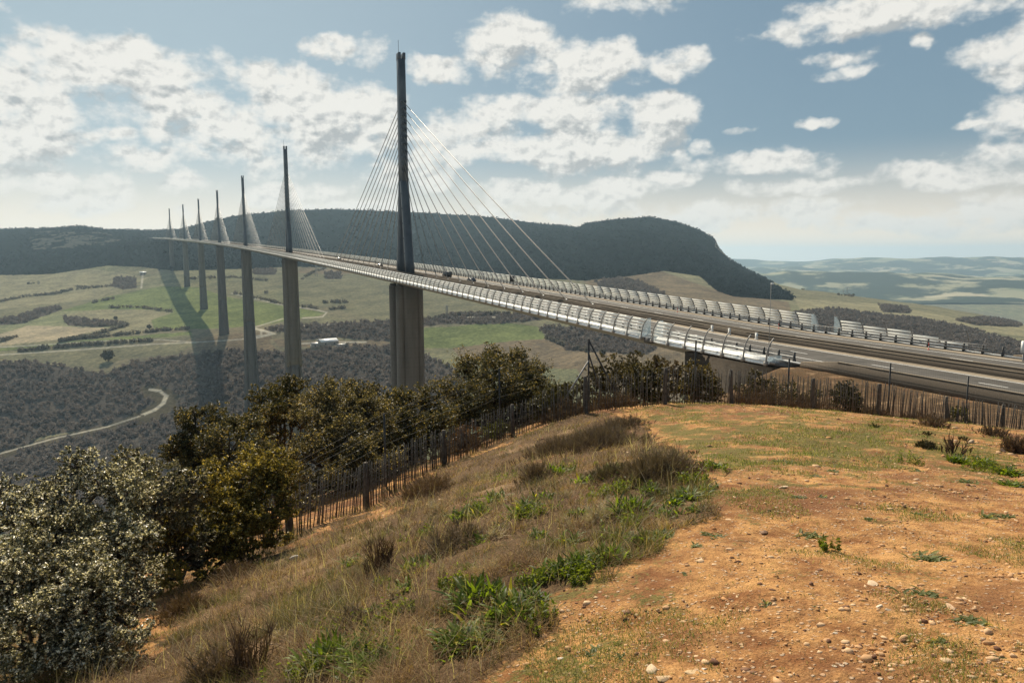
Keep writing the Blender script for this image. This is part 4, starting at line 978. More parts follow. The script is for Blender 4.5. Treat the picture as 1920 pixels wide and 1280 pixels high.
# bushes behind the paling on the right
tree('fence_bush', [(1150,690,30,30),(1190,690,30,26),(1120,705,30,24),(1170,715,29,34),(1090,720,29,18)], 18000, .075, (.035, .033, .015), (.11, .09, .035), 'dark low bush behind the fence, just right of the braced metal corner post', 'bush', seed=21, trunk_r=.06, hi=(.2, .16, .08), hip=.1)
tree('fence_bush', [(1205,700,24.6,24),(1230,710,24.6,24),(1212,730,24.4,26),(1185,705,25,18)], 12000, .06, (.02, .022, .008), (.09, .075, .02), 'compact dark bush pressed against the paling fence with a black shadow below', 'bush', seed=22, trunk_r=.05, hi=(.30, .24, .09), hip=.16)
tree('fence_bush', [(1298,700,24.6,20),(1320,712,24.6,24),(1290,730,24.4,26),(1335,735,24.4,22),(1300,680,25,12)], 12000, .06, (.026, .026, .01), (.13, .105, .035), 'glinting yellow-brown bush behind the paling fence in front of the abutment', 'bush', seed=23, trunk_r=.05, hi=(.38, .30, .13), hip=.2)
tree('fence_bush', [(1250,690,28,26),(1275,700,28,22),(1230,680,28,16)], 8000, .07, (.05, .04, .022), (.12, .09, .05), 'brown thin bush behind the second fence bush', 'bush', seed=24, trunk_r=.05)
tree('fence_bush', [(1420,715,25.5,20),(1445,728,25.4,22),(1400,735,25,20)], 7000, .055, (.04, .036, .016), (.12, .10, .04), 'low sparse bush behind the palings below the end of the wind screen', 'bush', seed=25, trunk_r=.04, hi=(.25, .2, .09), hip=.12)
tree('fence_bush', [(1585,735,25.6,22),(1570,750,25.4,22),(1600,752,25.4,18)], 9000, .05, (.018, .02, .008), (.06, .055, .018), 'small dark round bush behind the palings below the motorway wall', 'bush', seed=26, trunk_r=.04, hi=(.2, .17, .06), hip=.08)
tree('fence_bush', [(930,800,24.2,18),(945,810,24,20),(915,815,24,18),(935,820,23.8,18)], 8000, .05, (.05, .055, .012), (.14, .15, .03), 'small bright yellow-green bush on the far side of the palings', 'bush', seed=27, trunk_r=.04)
tree('fence_bush', [(880,815,23.6,22),(860,830,23.4,18)], 4500, .05, (.09, .05, .03), (.2, .11, .06), 'rusty brown leafy bush behind the palings, left of the yellow-green one', 'bush', seed=28, trunk_r=.04)
tree('fence_bush', [(1035,745,24.6,28),(1010,765,24.4,24),(1065,735,24.8,22)], 14000, .055, (.045, .04, .018), (.13, .12, .04), 'mixed green-brown bush behind the fence just left of its corner', 'bush', seed=29, trunk_r=.04, spray=.3)
tree('fence_bush', [(1480,735,26,20),(1500,745,25.8,18),(1530,740,26,16)], 5000, .05, (.06, .055, .02), (.14, .13, .05), 'yellowish sparse bush behind the palings below the road curve', 'bush', seed=30, trunk_r=.04, spray=.3)
tree('fence_bush', [(1790,770,29,12),(1806,776,29,12)], 3000, .05, (.07, .07, .015), (.17, .16, .03), 'small yellow-green shoot bush behind the palings near the photo edge', 'bush', seed=31, trunk_r=.03, spray=.3)

# ------------------------------------------------------------------ paling fence
FPOSTS = [(430,1062,13.5,96),(545,1005,15,100),(688,956,17,93),(833,871,21,72),(963,822,23.2,64),(1100,772,22.8,73),(1247,757,22.2,72),(1372,758,22.5,68),(1522,768,23.2,64),(1645,783,24.5,66),(1775,796,26.2,57),(1880,808,28,53),(1990,818,30,50),(2110,835,31.5,48),(2240,850,33,46),(2380,868,34.5,44)]
fence = empty('paling_fence', tuple(unproj(1100, 772, 22.8))); fence.location = (0, 0, 0)
tag(fence, 'brown chestnut paling fence with round posts running along the brow of the hill', 'fence')
r = np.random.default_rng(5); prev = None
FB = []
for (u, y, d, h) in FPOSTS:
    b = unproj(u, y, d); b[2] = near_z(b[0], b[1])-.05; H = h*d/FPX*1.02
    FB.append((b, H))
    lean = r.normal(size=3)*.04; lean[2] = 0
    mb = MB(); top = b+np.array([0, 0, H])+lean
    ts = np.linspace(0, 1, 6)[:, None]; P_ = (b-[0, 0, .2])*(1-ts)+top*ts; P_[1:-1, :2] += r.normal(size=(4, 2))*.008
    mb.tube(P_, [.074, .072, .07, .067, .065, .056], 9); mb.build('post', M_woodp, fence, True)
def fcol(r_, n): return r_.uniform(.6, 1.25, n)
for k in range(len(FB)-1):
    (a, Ha), (b, Hb) = FB[k], FB[k+1]; L = np.linalg.norm((b-a)[:2]); n = int(L/.078); mb = MB(); D_ = (b-a); D_[2] = 0; D_ /= np.linalg.norm(D_); Nn = np.array([D_[1], -D_[0], 0])
    leanb = {0: -.05, 1: .16, 9: .05, 10: -.12, 11: .18}.get(k, 0.0); pts_w = [[], [], []]
    for q in range(n):
        t = (q+.5+r.uniform(-.28, .28))/n; x = a*(1-t)+b*t; H = (Ha*(1-t)+Hb*t)*.96*r.uniform(.93, 1.05)
        x = x + Nn*(.06+.03*math.sin(q*.9+k)); z0 = float(near_z(x[0], x[1])); lean = leanb*math.sin(math.pi*t*1.0)+r.normal()*.035+(.09*math.sin(q*.35) if k > 8 else .03*math.sin(q*.3))
        if r.random() < .03: lean += r.normal()*.18
        ax = D_*lean+np.array([0, 0, 1])+Nn*r.normal()*.02; ax /= np.linalg.norm(ax)
        p0 = np.array([x[0], x[1], z0-.03+r.uniform(0, .05)]); w_ = r.uniform(.011, .018); bend = D_*r.normal()*.012
        P_ = np.array([p0, p0+ax*H*.5+bend, p0+ax*H]); mb.tube(P_, [w_, w_*.95, w_*.6], 5)
        for j_, hh in enumerate((.22, .52, .83)): pts_w[j_].append(p0+ax*H*hh+Nn*.012)
    for pw in pts_w:
        if len(pw) > 2: mb.tube(np.array(pw), .004, 4, False)
    mb.build('pale_panel', M_wood, fence)
# ------------------------------------------------------------------ outer wire fence
wf = empty('wire_fence', (0, 0, 0)); tag(wf, 'tall wire mesh and barbed wire fence on thin steel posts behind the palings', 'fence')
WP = [(560,880,16.8),(720,775,19.5),(936,690,25),(1104,635,24.4),(1305,638,24.4),(1480,672,26),(1670,680,27.6),(1816,705,30),(1965,730,32.5)]
WB = []
for k, (u, y, d) in enumerate(WP):
    t_ = unproj(u, y, d); g_ = float(near_z(t_[0], t_[1])); t_[2] = max(t_[2], g_+1.5); WB.append((t_, g_))
    if k == 0: continue
    mb = MB(); mb.box((t_[0], t_[1], (t_[2]+g_)/2), (.028, .012, (t_[2]-g_)/2), np.array([RH, FH, [0, 0, 1]])); mb.box((t_[0]+.012, t_[1]+.012, (t_[2]+g_)/2), (.008, .028, (t_[2]-g_)/2), np.array([RH, FH, [0, 0, 1]]))
    mb.build('metal_post', M_dark, wf)
t_, g_ = WB[3]
for du, dz, dd_ in ((-.95, .75, 0), (.9, 0.1, .2), (.55, .5, 1.2)):
    foot = np.array([t_[0], t_[1], 0])+RH*du*1.35+FH*dd_; foot[2] = near_z(foot[0], foot[1])
    MB().tube([t_-np.array([0, 0, dz if dz > .4 else .05]), foot], .03, 6).build('brace', M_rail if du < 0 else M_dark, wf)
for k in range(len(WB)-1):
    (a, ga), (b, gb) = WB[k], WB[k+1]; mb = MB(); n = 14
    levels = (0, .09, .19, .30, .42) if k < 3 else (0, .12, .22, .32, .42, .52, .62, .72, .82, .92)
    if k < 3: levels = levels+(.6, .72, .82, .9, .97)
    for lv in levels:
        t = np.linspace(0, 1, n)[:, None]; za = a[2]-(a[2]-ga)*lv; zb = b[2]-(b[2]-gb)*lv
        P_ = a*(1-t)+b*t; P_[:, 2] = (za*(1-t)+zb*t)[:, 0]-np.sin(t[:, 0]*math.pi)*.03; mb.tube(P_, .0026 if lv < .5 else .002, 3, False)
        if k < 3 and lv < .5:
            for q in np.arange(.02, 1, .022):
                c0 = P_[0]*(1-q)+P_[-1]*q; c0[2] = np.interp(q, t[:, 0], P_[:, 2]); dr = r.normal(size=3)*.013; mb.tube([c0-dr, c0+dr], .0025, 3, False)
    if k >= 0:
        L = np.linalg.norm(b-a); m_ = int(L/.15)
        for q in range(1, m_):
            t = q/m_; p0 = a*(1-t)+b*t; g0 = ga*(1-t)+gb*t; top_ = p0[2] if k >= 3 else g0+(p0[2]-g0)*.5
            mb.tube([[p0[0], p0[1], top_], [p0[0], p0[1], g0]], .0015, 3, False)
    mb.build('wire_panel', M_wire, wf)

# ------------------------------------------------------------------ grass and stalks
def blades(name, P_, H, W, lean, colr, mat, r_, kind='stuff', parent=None, seg=2, curl=.5):
    n = len(P_); th = r_.uniform(0, 2*math.pi, n); dx = np.stack([np.cos(th), np.sin(th), np.zeros(n)], 1); ph = th+r_.uniform(.6, 2.2, n); sx = np.stack([np.cos(ph), np.sin(ph), np.zeros(n)], 1)
    L = []
    for k in range(seg+1):
        t = k/seg; out_ = lean*(t**(1+curl)); up_ = np.sqrt(np.maximum(0, 1-(lean*.9)**2))*t*(1-.15*t*lean)
        c = P_ + dx*(H*out_)[:, None] + np.array([0, 0, 1])*(H*up_)[:, None]
        w_ = W*(1-.8*t)
        if k < seg: L += [c-sx*w_[:, None]*.5, c+sx*w_[:, None]*.5]
        else: L += [c]
    V = np.stack(L, 1); m_ = V.shape[1]; V = V.reshape(-1, 3); i_ = np.arange(n)[:, None]*m_
    F = [i_+np.array([[2*k, 2*k+1, 2*k+3, 2*k+2]]) for k in range(seg-1)]; F = [np.concatenate(F)] if F else []
    F.append(i_+np.array([[2*(seg-1), 2*seg-1, 2*seg]]))
    o_ = mesh_obj(name, V, F, mat, parent, False, np.repeat(colr, m_, 0))
    if kind: tag(o_, kind=kind)
    return o_
def sample(n, d0, d1, pw=0.):
    d = np.exp(rng.uniform(math.log(d0), math.log(d1), n)); t = rng.uniform(-.78, .75, n)
    P_ = CAM[None, :]+FH*d[:, None]+RH*(t*d)[:, None]; return P_, d
def maskpts(P_):
    P_ = P_.copy(); P_[:, 2] = near_z(P_[:, 0], P_[:, 1]); a, b, c = ground_masks(P_[None]); return P_, a[0], b[0]
def lerpc(a, b, f): return np.array(a)*(1-f[:, None])+np.array(b)*f[:, None]
P_, d = sample(460000, 3.0, 27); P_, mt_, ms_2 = maskpts(P_)
cl_ = fbm(P_[:, 0]*1.3, P_[:, 1]*1.3, 4, 91); cl2 = fbm(P_[:, 0]*4, P_[:, 1]*4, 3, 92)
k = (ms_2 > .35) & (rng.random(len(P_)) < np.clip((cl2-.42)*5.0, .03, 1)) ; P_, d, cl_, cl2 = P_[k], d[k], cl_[k], cl2[k]
n = len(P_); f = rng.random(n); flat = rng.random(n) < .76
H = np.where(flat, rng.uniform(.08, .30, n), rng.uniform(.03, .13, n)*(1+1.6*(cl_ > .56)*rng.random(n))); lean = np.where(flat, rng.uniform(.85, 1.05, n), rng.uniform(.1, .7, n))
cr = lerpc((.22, .15, .08), (.62, .50, .33), f**1.1); gsel = (rng.random(n) < np.clip((cl_-.49)*5.0, .03, .8)); cr[gsel] = lerpc((.09, .11, .025), (.20, .21, .06), rng.random(gsel.sum()))
br = (~gsel) & (rng.random(n) < .25); cr[br] = lerpc((.10, .06, .035), (.20, .13, .08), rng.random(br.sum()))
pv__ = fbm(P_[:, 0]*1.9+3, P_[:, 1]*1.9, 4, 401)[:, None]; cr = cr*(.02+1.25*pv__)*np.array([1.12, .98, .80])*np.where(pv__ > .52, np.array([1.05, 1, .95]), np.array([.95, .85, .8]))
blades('dry_grass', P_, H, np.clip(.0012*d**.75, .0025, .011)*rng.uniform(.6, 1.4, n), lean, cr, M_blade, rng)
P_, d = sample(420000, 3.0, 30); P_, mt_, ms_2 = maskpts(P_)
cl_ = fbm(P_[:, 0]*1.6+5, P_[:, 1]*1.6, 4, 95); c3 = fbm(P_[:, 0]*.5, P_[:, 1]*.5, 3, 96)
dirt = (ms_2 < .3)
k = dirt & (rng.random(len(P_)) < np.clip((cl_-.50)*8+(mt_-.62)*1.1+(c3-.5)*3, .02, .9)); P_, d, cl_ = P_[k], d[k], cl_[k]; n = len(P_)
cr = lerpc((.08, .105, .02), (.22, .23, .06), rng.random(n)); y_ = rng.random(n) < .3; cr[y_] = lerpc((.3, .24, .12), (.5, .42, .25), rng.random(y_.sum()))
blades('short_turf', P_, rng.uniform(.015, .055, n)*np.clip(d/8, .8, 1.5), np.clip(.0013*d**.8, .003, .013), rng.uniform(.3, .95, n), cr, M_blade, rng)

P_, d = sample(34000, 3.2, 24); P_, mt_, ms_2 = maskpts(P_); cl_ = fbm(P_[:, 0]*1.1+8, P_[:, 1]*1.1, 4, 191)
k = (ms_2 > .6) & (rng.random(len(P_)) < np.clip((cl_-.42)*4, .02, .8)); P_, d = P_[k], d[k]; n = len(P_)
cr = lerpc((.22, .165, .10), (.58, .47, .32), rng.random(n)); dk_ = rng.random(n) < .42; cr[dk_] = lerpc((.07, .042, .028), (.17, .105, .065), rng.random(dk_.sum()))
blades('tall_dead_stems', P_, rng.uniform(.15, .5, n), np.clip(.0012*d**.7, .003, .008)*rng.uniform(.7, 1.3, n), rng.uniform(.25, 1.0, n), cr, M_blade, rng, seg=3)
# stones
def ico(r_):
    t = (1+5**.5)/2; v = np.array([(-1, t, 0), (1, t, 0), (-1, -t, 0), (1, -t, 0), (0, -1, t), (0, 1, t), (0, -1, -t), (0, 1, -t), (t, 0, -1), (t, 0, 1), (-t, 0, -1), (-t, 0, 1)])/1.9
    f = np.array([(0, 11, 5), (0, 5, 1), (0, 1, 7), (0, 7, 10), (0, 10, 11), (1, 5, 9), (5, 11, 4), (11, 10, 2), (10, 7, 6), (7, 1, 8), (3, 9, 4), (3, 4, 2), (3, 2, 6), (3, 6, 8), (3, 8, 9), (4, 9, 5), (2, 4, 11), (6, 2, 10), (8, 6, 7), (9, 8, 1)]); return v, f
iv, if_ = ico(None)
m, nt, out = newmat('limestone_chips'); c = attrcol(nt); nz = noise(nt, pos(nt), 60, 4, .6)
principled(nt, out, mix(nt, 1, c, mix(nt, nz, (.7, .7, .7), (1.2, 1.2, 1.2)), 'MULTIPLY'), .9, .2, 0, nz, .4, .004); M_stone = m
P_, d = sample(120000, 2.9, 28); P_, mt_, ms_2 = maskpts(P_); sc_ = fbm(P_[:, 0]*2, P_[:, 1]*2, 3, 44)
k = (rng.random(len(P_)) < np.where(ms_2 > .4, .05, .55)*np.clip((sc_-.3)*2.5, .1, 1)*(1-.55*mt_)); P_, d = P_[k], d[k]; n = len(P_)
sz = np.clip(rng.lognormal(-5.15, .65, n), .002, .035)*np.clip(d/7, .8, 1.7)
ax = rng.uniform(.5, 1.4, (n, 3)); ax[:, 2] *= .55; th = rng.uniform(0, 6.28, n); c_, s_ = np.cos(th), np.sin(th)
q = iv[None]*ax[:, None]*sz[:, None, None]*rng.uniform(.75, 1.2, (n, 12, 1)); q = np.stack([q[..., 0]*c_[:, None]-q[..., 1]*s_[:, None], q[..., 0]*s_[:, None]+q[..., 1]*c_[:, None], q[..., 2]], -1)
V = (P_[:, None]+q+np.array([0, 0, .001])).reshape(-1, 3); F = (np.arange(n)[:, None, None]*12+if_[None]).reshape(-1, 3)
sc3 = rng.random(n)[:, None]; colr = np.where(rng.random((n, 1)) < .82, np.array([.50, .25, .10])*(1-sc3)+np.array([.72, .50, .30])*sc3, np.array([.13, .06, .035])*(1-sc3)+np.array([.28, .15, .09])*sc3)
tag(mesh_obj('gravel', V, F, M_stone, None, False, np.repeat(colr, 12, 0)), kind='stuff')
def rock(u, y, wpx, label, colr=(.62, .46, .30), flat_=.4, seed=0, rot=0.):
    r_ = np.random.default_rng(seed+int(u)); Q, d = hit(u, y); Q = Q[0]; d = d[0]; s = wpx*d/FPX/2
    import bmesh
    bm = bmesh.new(); bmesh.ops.create_icosphere(bm, subdivisions=3, radius=1)
    V = np.array([v.co[:] for v in bm.verts]); F = np.array([[v.index for v in f.verts] for f in bm.faces]); bm.free()
    for _ in range(11):
        nn = r_.normal(size=3); nn /= np.linalg.norm(nn); h = r_.uniform(.35, .7); dd_ = V @ nn; V = V-np.maximum(dd_-h, 0)[:, None]*nn
    V = V*(1+.12*(fbm(V[:, 0]*3+9, V[:, 1]*3+V[:, 2]*2, 3, seed)[:, None]-.5)); V = V*np.array([1.25, .75, flat_])*s; c_, s_ = math.cos(rot), math.sin(rot)
    V = np.stack([V[:, 0]*c_-V[:, 1]*s_, V[:, 0]*s_+V[:, 1]*c_, V[:, 2]], 1)
    o_ = mesh_obj('stone', V, F, M_stone, None, False, np.tile(np.array(colr), (len(V), 1))); o_.location = (Q[0], Q[1], Q[2]+s*flat_*.35)
    tag(o_, label, 'stone'); return o_
rock(1222,1256,34,'long pale orange stone lying in the dirt at the bottom of the photo', seed=1, rot=1.0)
rock(1243,1271,34,'flat tan stone lying beside the long pale orange one', (.6,.42,.25), .25, 2)
rock(1634,1096,36,'flat pale stone in the middle of the red dirt', (.68,.5,.33), .25, 3, .9)
rock(1650,1138,18,'small cream stone, left one of a close pair on the dirt', (.68,.56,.42), .5, 4)
rock(1664,1144,16,'small cream stone, right one of a close pair on the dirt', (.64,.5,.36), .4, 5)
rock(556,1050,26,'pale grey stone alone on the dry slope below the palings', (.5,.45,.4), .6, 6)
rock(1468,914,20,'flat buff stone on the trampled turf in the middle distance', (.6,.45,.3), .35, 7)
rock(1822,830,18,'light stone near the bare sapling by the fence', (.6,.45,.3), .5, 8)
rock(1880,846,18,'tan stone beside the brown shrub at the photo edge', (.55,.4,.28), .6, 9)
rock(1430,998,20,'brown half-buried stone at the edge of a dark soil patch', (.36,.22,.14), .5, 10)
rock(1780,1138,26,'slanting pale stone beside the mossy weed', (.6,.4,.25), .3, 11, 1.0)
rock(1320,1255,14,'small white stone near the bottom of the dirt', (.65,.55,.45), .5, 12)
rock(1052,1234,14,'small white chip at the edge of the grass and dirt', (.7,.62,.52), .4, 13)
rock(1296,1262,30,'wide sandy stone almost buried near the bottom edge', (.6,.42,.24), .2, 14)
rock(1568,1188,14,'cream stone beside a grey-green weed on the dirt', (.62,.5,.38), .5, 15)
rock(715,1030,20,'reddish stone at the foot of the dead stalk on the bank', (.42,.24,.14), .6, 16)
rock(1620,1172,14,'dark brown clod lying alone on the light dirt', (.12,.06,.035), .7, 17)
rock(1170,1162,10,'dark stone where the mossy grass meets the dirt', (.08,.05,.04), .7, 18)

# leafy green plants
def rosette(u, y, wpx, nl, label, c1=(.035, .085, .018), c2=(.10, .19, .045), seed=0, upr=.5, wid=.10, cat='plant', name='leafy_plant', group=None, mat=None, spread=.35):
    r_ = np.random.default_rng(seed*13+int(u)*7+int(y)); Q, d = hit(u, y+wpx*.15); Q = Q[0]; d = d[0]; Rr = wpx*d/FPX/2
    n = nl; seg = 6; th = r_.uniform(0, 2*math.pi, n); L = Rr*r_.uniform(.5, 1.1, n); el_ = r_.uniform(.25, 1.35, n)*upr+.25
    off = r_.normal(size=(n, 2))*Rr*spread; V = []
    for k in range(seg+1):
        t = k/seg; e = el_-t*t*r_.uniform(.3, .9, n)
        if k == 0: c = np.stack([off[:, 0], off[:, 1], np.zeros(n)], 1)
        else: c = c + np.stack([np.cos(th)*np.cos(e), np.sin(th)*np.cos(e), np.sin(e)], 1)*(L/seg)[:, None]
        w_ = L*wid*math.sin(math.pi*min(1, .12+.88*t)**.8)*1.0+.0015
        sd_ = np.stack([-np.sin(th), np.cos(th), np.zeros(n)], 1); up_ = np.array([0, 0, 1.])*(w_*.35)[:, None]
        V += [c-sd_*w_[:, None]+up_, c, c+sd_*w_[:, None]+up_]
    V = np.stack(V, 1); m_ = V.shape[1]; i_ = np.arange(n)[:, None]*m_
    F = np.concatenate([i_+np.array([[3*k+a, 3*k+a+1, 3*k+a+4, 3*k+a+3]]) for k in range(seg) for a in (0, 1)])
    # keep above the ground
    f = r_.random(n)[:, None]; cr_ = np.array(c1)*(1-f)+np.array(c2)*f; ye = r_.random(n) < .04; cr_[ye] = (.42, .36, .05)
    o_ = mesh_obj(name, V.reshape(-1, 3), F, mat or M_green, None, True, np.repeat(cr_, m_, 0)); o_.location = (Q[0], Q[1], Q[2]-.01); tag(o_, label, cat, group); return o_
RS = [(905,1118,120,110,'tallest upright leafy clump behind the others at the bottom of the bank',.95),(960,1145,120,120,'wide dark green clump in the middle of the lowest plant group',.7),(868,1195,130,110,'lowest leafy clump, grey-green, overhanging the bottom of the bank',.6),
 (1000,1118,80,80,'leafy clump on the right side of the lowest plant group',.6),(925,1190,90,80,'dark clump in the shade between the lowest plants',.5),(1055,1062,80,80,'left clump of the dense row of plants on the bank edge',.7),(1095,1050,80,80,'middle clump of the dense row of plants on the bank edge',.7),
 (1142,1040,80,80,'right clump of the dense row of plants on the bank edge',.8),(1210,1008,62,80,'round dark clump at the edge of the dirt, below the spiky one',.7),(1240,1000,50,50,'small low clump right of the round dark clump',.5),(1182,950,84,90,'spiky bright green clump with glossy leaves halfway up the bank',.95),
 (1222,918,56,60,'clump under the overhang of the brown shrub',.7),(1290,925,70,70,'broad-leaved green clump at the tip of the brown shrub patch',.5),(1325,912,50,50,'small green clump reaching onto the trampled turf',.5),(1310,950,50,50,'low clump lying at the dirt edge under the broad-leaved one',.35),
 (1045,885,56,70,'dark green tuft-like plant among dry grass in mid bank',1.0),(990,950,70,60,'reddish-tipped leafy clump in the straw left of the pale dead tuft',.7),(865,965,60,50,'left clump of two green plants among the straw',.7),(900,955,50,50,'right clump of two green plants among the straw',.8),
 (780,1060,70,60,'loose bright green clump left of centre on the bank',.8),(715,1090,40,45,'dark clump at the foot of the dead stalk',.9),(630,1230,120,90,'sprawling green plant at the bottom edge of the slope',.8),(690,1250,120,90,'second sprawling green plant at the bottom edge, nearer the lowest clump',.7),
 (1335,870,44,50,'light green clump behind the tip of the brown shrub',.5),(1085,960,50,50,'green clump in front of the pale dead tuft',.7),(700,1190,70,60,'loose green plant above the bottom sprawling ones',.8),(1795,860,44,50,'upright green clump in front of the bare sapling',.8),(1840,862,46,50,'green clump between the sapling and the photo edge',.6),
 (1890,880,56,60,'bright green clump on the turf at the photo edge',.5),(1900,905,50,50,'second green clump at the photo edge, slightly lower',.4)]
for k, (u, y, w_, nl, lb, up_) in enumerate(RS):
    big_ = w_ > 100
    rosette(u, y, w_, int(nl*2.6), lb, seed=k, upr=up_, wid=.07, c1=(.03, .055, .008), c2=(.19, .25, .030), group='green leafy plants on the bank')
r_ = np.random.default_rng(99)
ex = [(640,1130),(590,1170),(760,1100),(820,1040),(900,1010),(940,985),(1010,1000),(1070,1010),(1130,960),(1160,1000),(1020,930),(930,930),(700,1140),(660,1050),(1250,960),(1270,940),(1100,900),(840,1140),(790,1180),(970,1060),(1180,1040),(1200,900),(740,1220),(520,1260),(880,1060),(1150,880)]
for k, (u, y) in enumerate(ex):
    rosette(u, y, 34+(k*11) % 26, 70, 'small fresh green leafy plant dotted among the dry grass of the bank', c1=(.04, .07, .010), c2=(.20, .26, .035), seed=600+k, upr=.7, wid=.085, name='small_leafy_plant', cat='plant', group='small green plants among the dry grass', spread=.45)
wp = [(1740,1040,56),(1740,1110,54),(1825,1160,60),(1770,1200,44),(1445,1130,30),(1535,1135,20),(1340,1000,40),(1520,1000,40),(1720,960,30),(1860,965,36),(1530,890,26),(1500,930,30),(1545,930,30),(1636,915,20),(1480,865,24),(1460,862,20),(1720,880,24),(1815,900,34),(1480,1250,20),(1120,1215,40),(1190,1255,24),(1170,1225,28),(1310,1020,30),(1630,970,18),(1290,1075,24),(1890,965,30),(1700,1190,30),(1560,880,20),(1880,1230,24)]
for k, (u, y, w_) in enumerate(wp):
    rosette(u, y, w_, 60, 'small flat grey-green weed rosette on the red dirt', c1=(.09, .11, .035), c2=(.26, .28, .12), seed=300+k, upr=.25, wid=.12, name='small_weed', cat='weed', group='small weeds on the dirt', spread=.5)

# low leafy ground cover in patches on the bank
PT = [(600,1235,110,2600),(700,1245,110,2600),(560,1270,90,1500),(745,1150,70,900),(700,1180,60,700),(985,965,70,1500),(1150,925,90,1800),(1300,905,60,1200),(1010,1170,60,700),(880,962,60,1000),(1055,890,50,800),(1180,985,60,900),(1090,1080,80,900),(860,1100,80,800),(640,1180,80,1000),(1330,880,50,700),(950,900,60,600),(1000,1090,80,900),(1850,880,80,1200),(1700,870,60,500),(1560,1030,50,300),(790,1010,60,500)]
CC = []; CL = []; r_ = np.random.default_rng(33)
for (u, y, w_, n) in PT:
    Q, d = hit(u, y); Q, d = Q[0], d[0]; R_ = w_*d/FPX/2; nk = max(5, n//40); kc = r_.normal(size=(nk, 2))*R_*.55; wi = r_.integers(0, nk, n); q = kc[wi]+r_.normal(size=(n, 2))*R_*.09
    x_, y_ = Q[0]+q[:, 0], Q[1]+q[:, 1]; hgt = r_.gamma(2., .022, n)*np.clip(d/7, .8, 1.6); CC.append(np.stack([x_, y_, near_z(x_, y_)+hgt], 1)); f_ = r_.random((n, 1)); CL.append((np.array([.05, .075, .012])*(1-f_)+np.array([.19, .22, .038])*f_))
CC = np.concatenate(CC); CL = np.concatenate(CL)
tag(leaves_mesh('leafy_ground_cover', CC, .032, CL, M_green, None, r_, .4, .4), kind='stuff')
# twiggy shrubs
def shrub(u, y, wpx, hpx, n, label, c1, c2, seed=0, tw=.0035, name='dead_shrub', erect=.5, base=None, cat='shrub', dfix=None):
    r_ = np.random.default_rng(seed)
    if dfix: Q = unproj(u, y, dfix); Q[2] = near_z(Q[0], Q[1]); d = dfix
    else: Q, d = hit(u, y); Q = Q[0]; d = d[0]
    W = wpx*d/FPX/2; H = hpx*d/FPX
    n = int(n*1.7) if n > 500 else n; nb = max(6, n//22); V = []; F = []; C_ = []
    st = r_.normal(size=(nb, 2))*W*(.14 if name == 'dry_tuft' else .42)
    P0_ = np.stack([st[:, 0], st[:, 1], np.zeros(nb)], 1); gz0 = near_z(P0_[:, 0]+Q[0], P0_[:, 1]+Q[1])-Q[2]; P0_[:, 2] = gz0
    m_ = n; w = r_.integers(0, nb, m_); t0 = r_.uniform(0, .7, m_); dirb = r_.normal(size=(nb, 3)); dirb[:, :2] *= (1-erect)*.9; dirb[:, 2] = 1; dirb /= np.linalg.norm(dirb, axis=1)[:, None]; Lb = H*r_.uniform(.6, 1.05, nb)*np.maximum(.35, 1-.55*np.minimum(1.5, (st**2).sum(1)/(W*W*.6)))
    dirb[:, :2] += st/(W+1e-6)*(1-erect)*.9; dirb /= np.linalg.norm(dirb, axis=1)[:, None]
    a = P0_[w]+dirb[w]*(Lb[w]*t0)[:, None]; dt = dirb[w]+r_.normal(size=(m_, 3))*.8*(1.3-erect); dt[:, 2] = np.abs(dt[:, 2])+.2; dt /= np.linalg.norm(dt, axis=1)[:, None]
    l_ = Lb[w]*(1-t0)*r_.uniform(.3, .75, m_); b = a+dt*l_[:, None]+r_.normal(size=(m_, 3))*l_[:, None]*.12
    A2 = np.concatenate([P0_, a]); B2 = np.concatenate([P0_+dirb*Lb[:, None], b]); WW = np.concatenate([np.full(nb, tw*1.8), np.full(m_, tw)])
    ax = B2-A2; sd_ = np.cross(ax, r_.normal(size=ax.shape)); sd_ /= np.linalg.norm(sd_, axis=1)[:, None]+1e-9; mid = (A2+B2)/2+sd_*np.linalg.norm(ax, axis=1)[:, None]*.06
    V = np.stack([A2-sd_*WW[:, None], A2+sd_*WW[:, None], mid-sd_*WW[:, None]*.8, mid+sd_*WW[:, None]*.8, B2], 1); N_ = len(A2); i_ = np.arange(N_)[:, None]*5
    f = r_.random(N_)[:, None]; cr_ = np.array(c1)*(1-f)+np.array(c2)*f
    o_ = mesh_obj(name, V.reshape(-1, 3), [i_+np.array([[0, 1, 3, 2]]), i_+np.array([[2, 3, 4]])], M_twig, None, False, np.repeat(cr_, 5, 0)); o_.location = tuple(Q); tag(o_, label, cat); return o_
BR1, BR2 = (.08, .055, .04), (.27, .195, .14)
shrub(1120,835,190,60,5200,'wide brown heathy shrub, nearest of those below the fence corner',BR1,BR2,1,.0032)
shrub(1165,800,110,34,2200,'low brown shrub just below the fence corner, farthest up the bank',BR1,BR2,2,.0032)
shrub(1235,895,180,75,5200,'dense dark brown shrub at the end of the bank above the green clumps',(.085,.06,.038),(.28,.20,.13),3,.0032)
shrub(1040,850,140,50,2600,'sparse brown-grey shrub left of the wide heathy one',BR1,(.26,.18,.12),4,.0032)
shrub(1150,900,120,50,2600,'brown shrub in front of the wide heathy one, half green below',BR1,(.2,.16,.08),5,.0032)
shrub(800,930,130,60,2400,'thin reddish-brown shrub on the bank below the palings',BR1,(.28,.17,.10),6,.0032)
shrub(1005,900,70,60,900,'upright brown stalks in the grass left of the dark green tuft',BR1,(.26,.18,.12),7,.0032)
shrub(850,1030,120,80,1200,'loose dead stalks in the middle of the dry slope',BR1,(.3,.22,.15),8,.003)
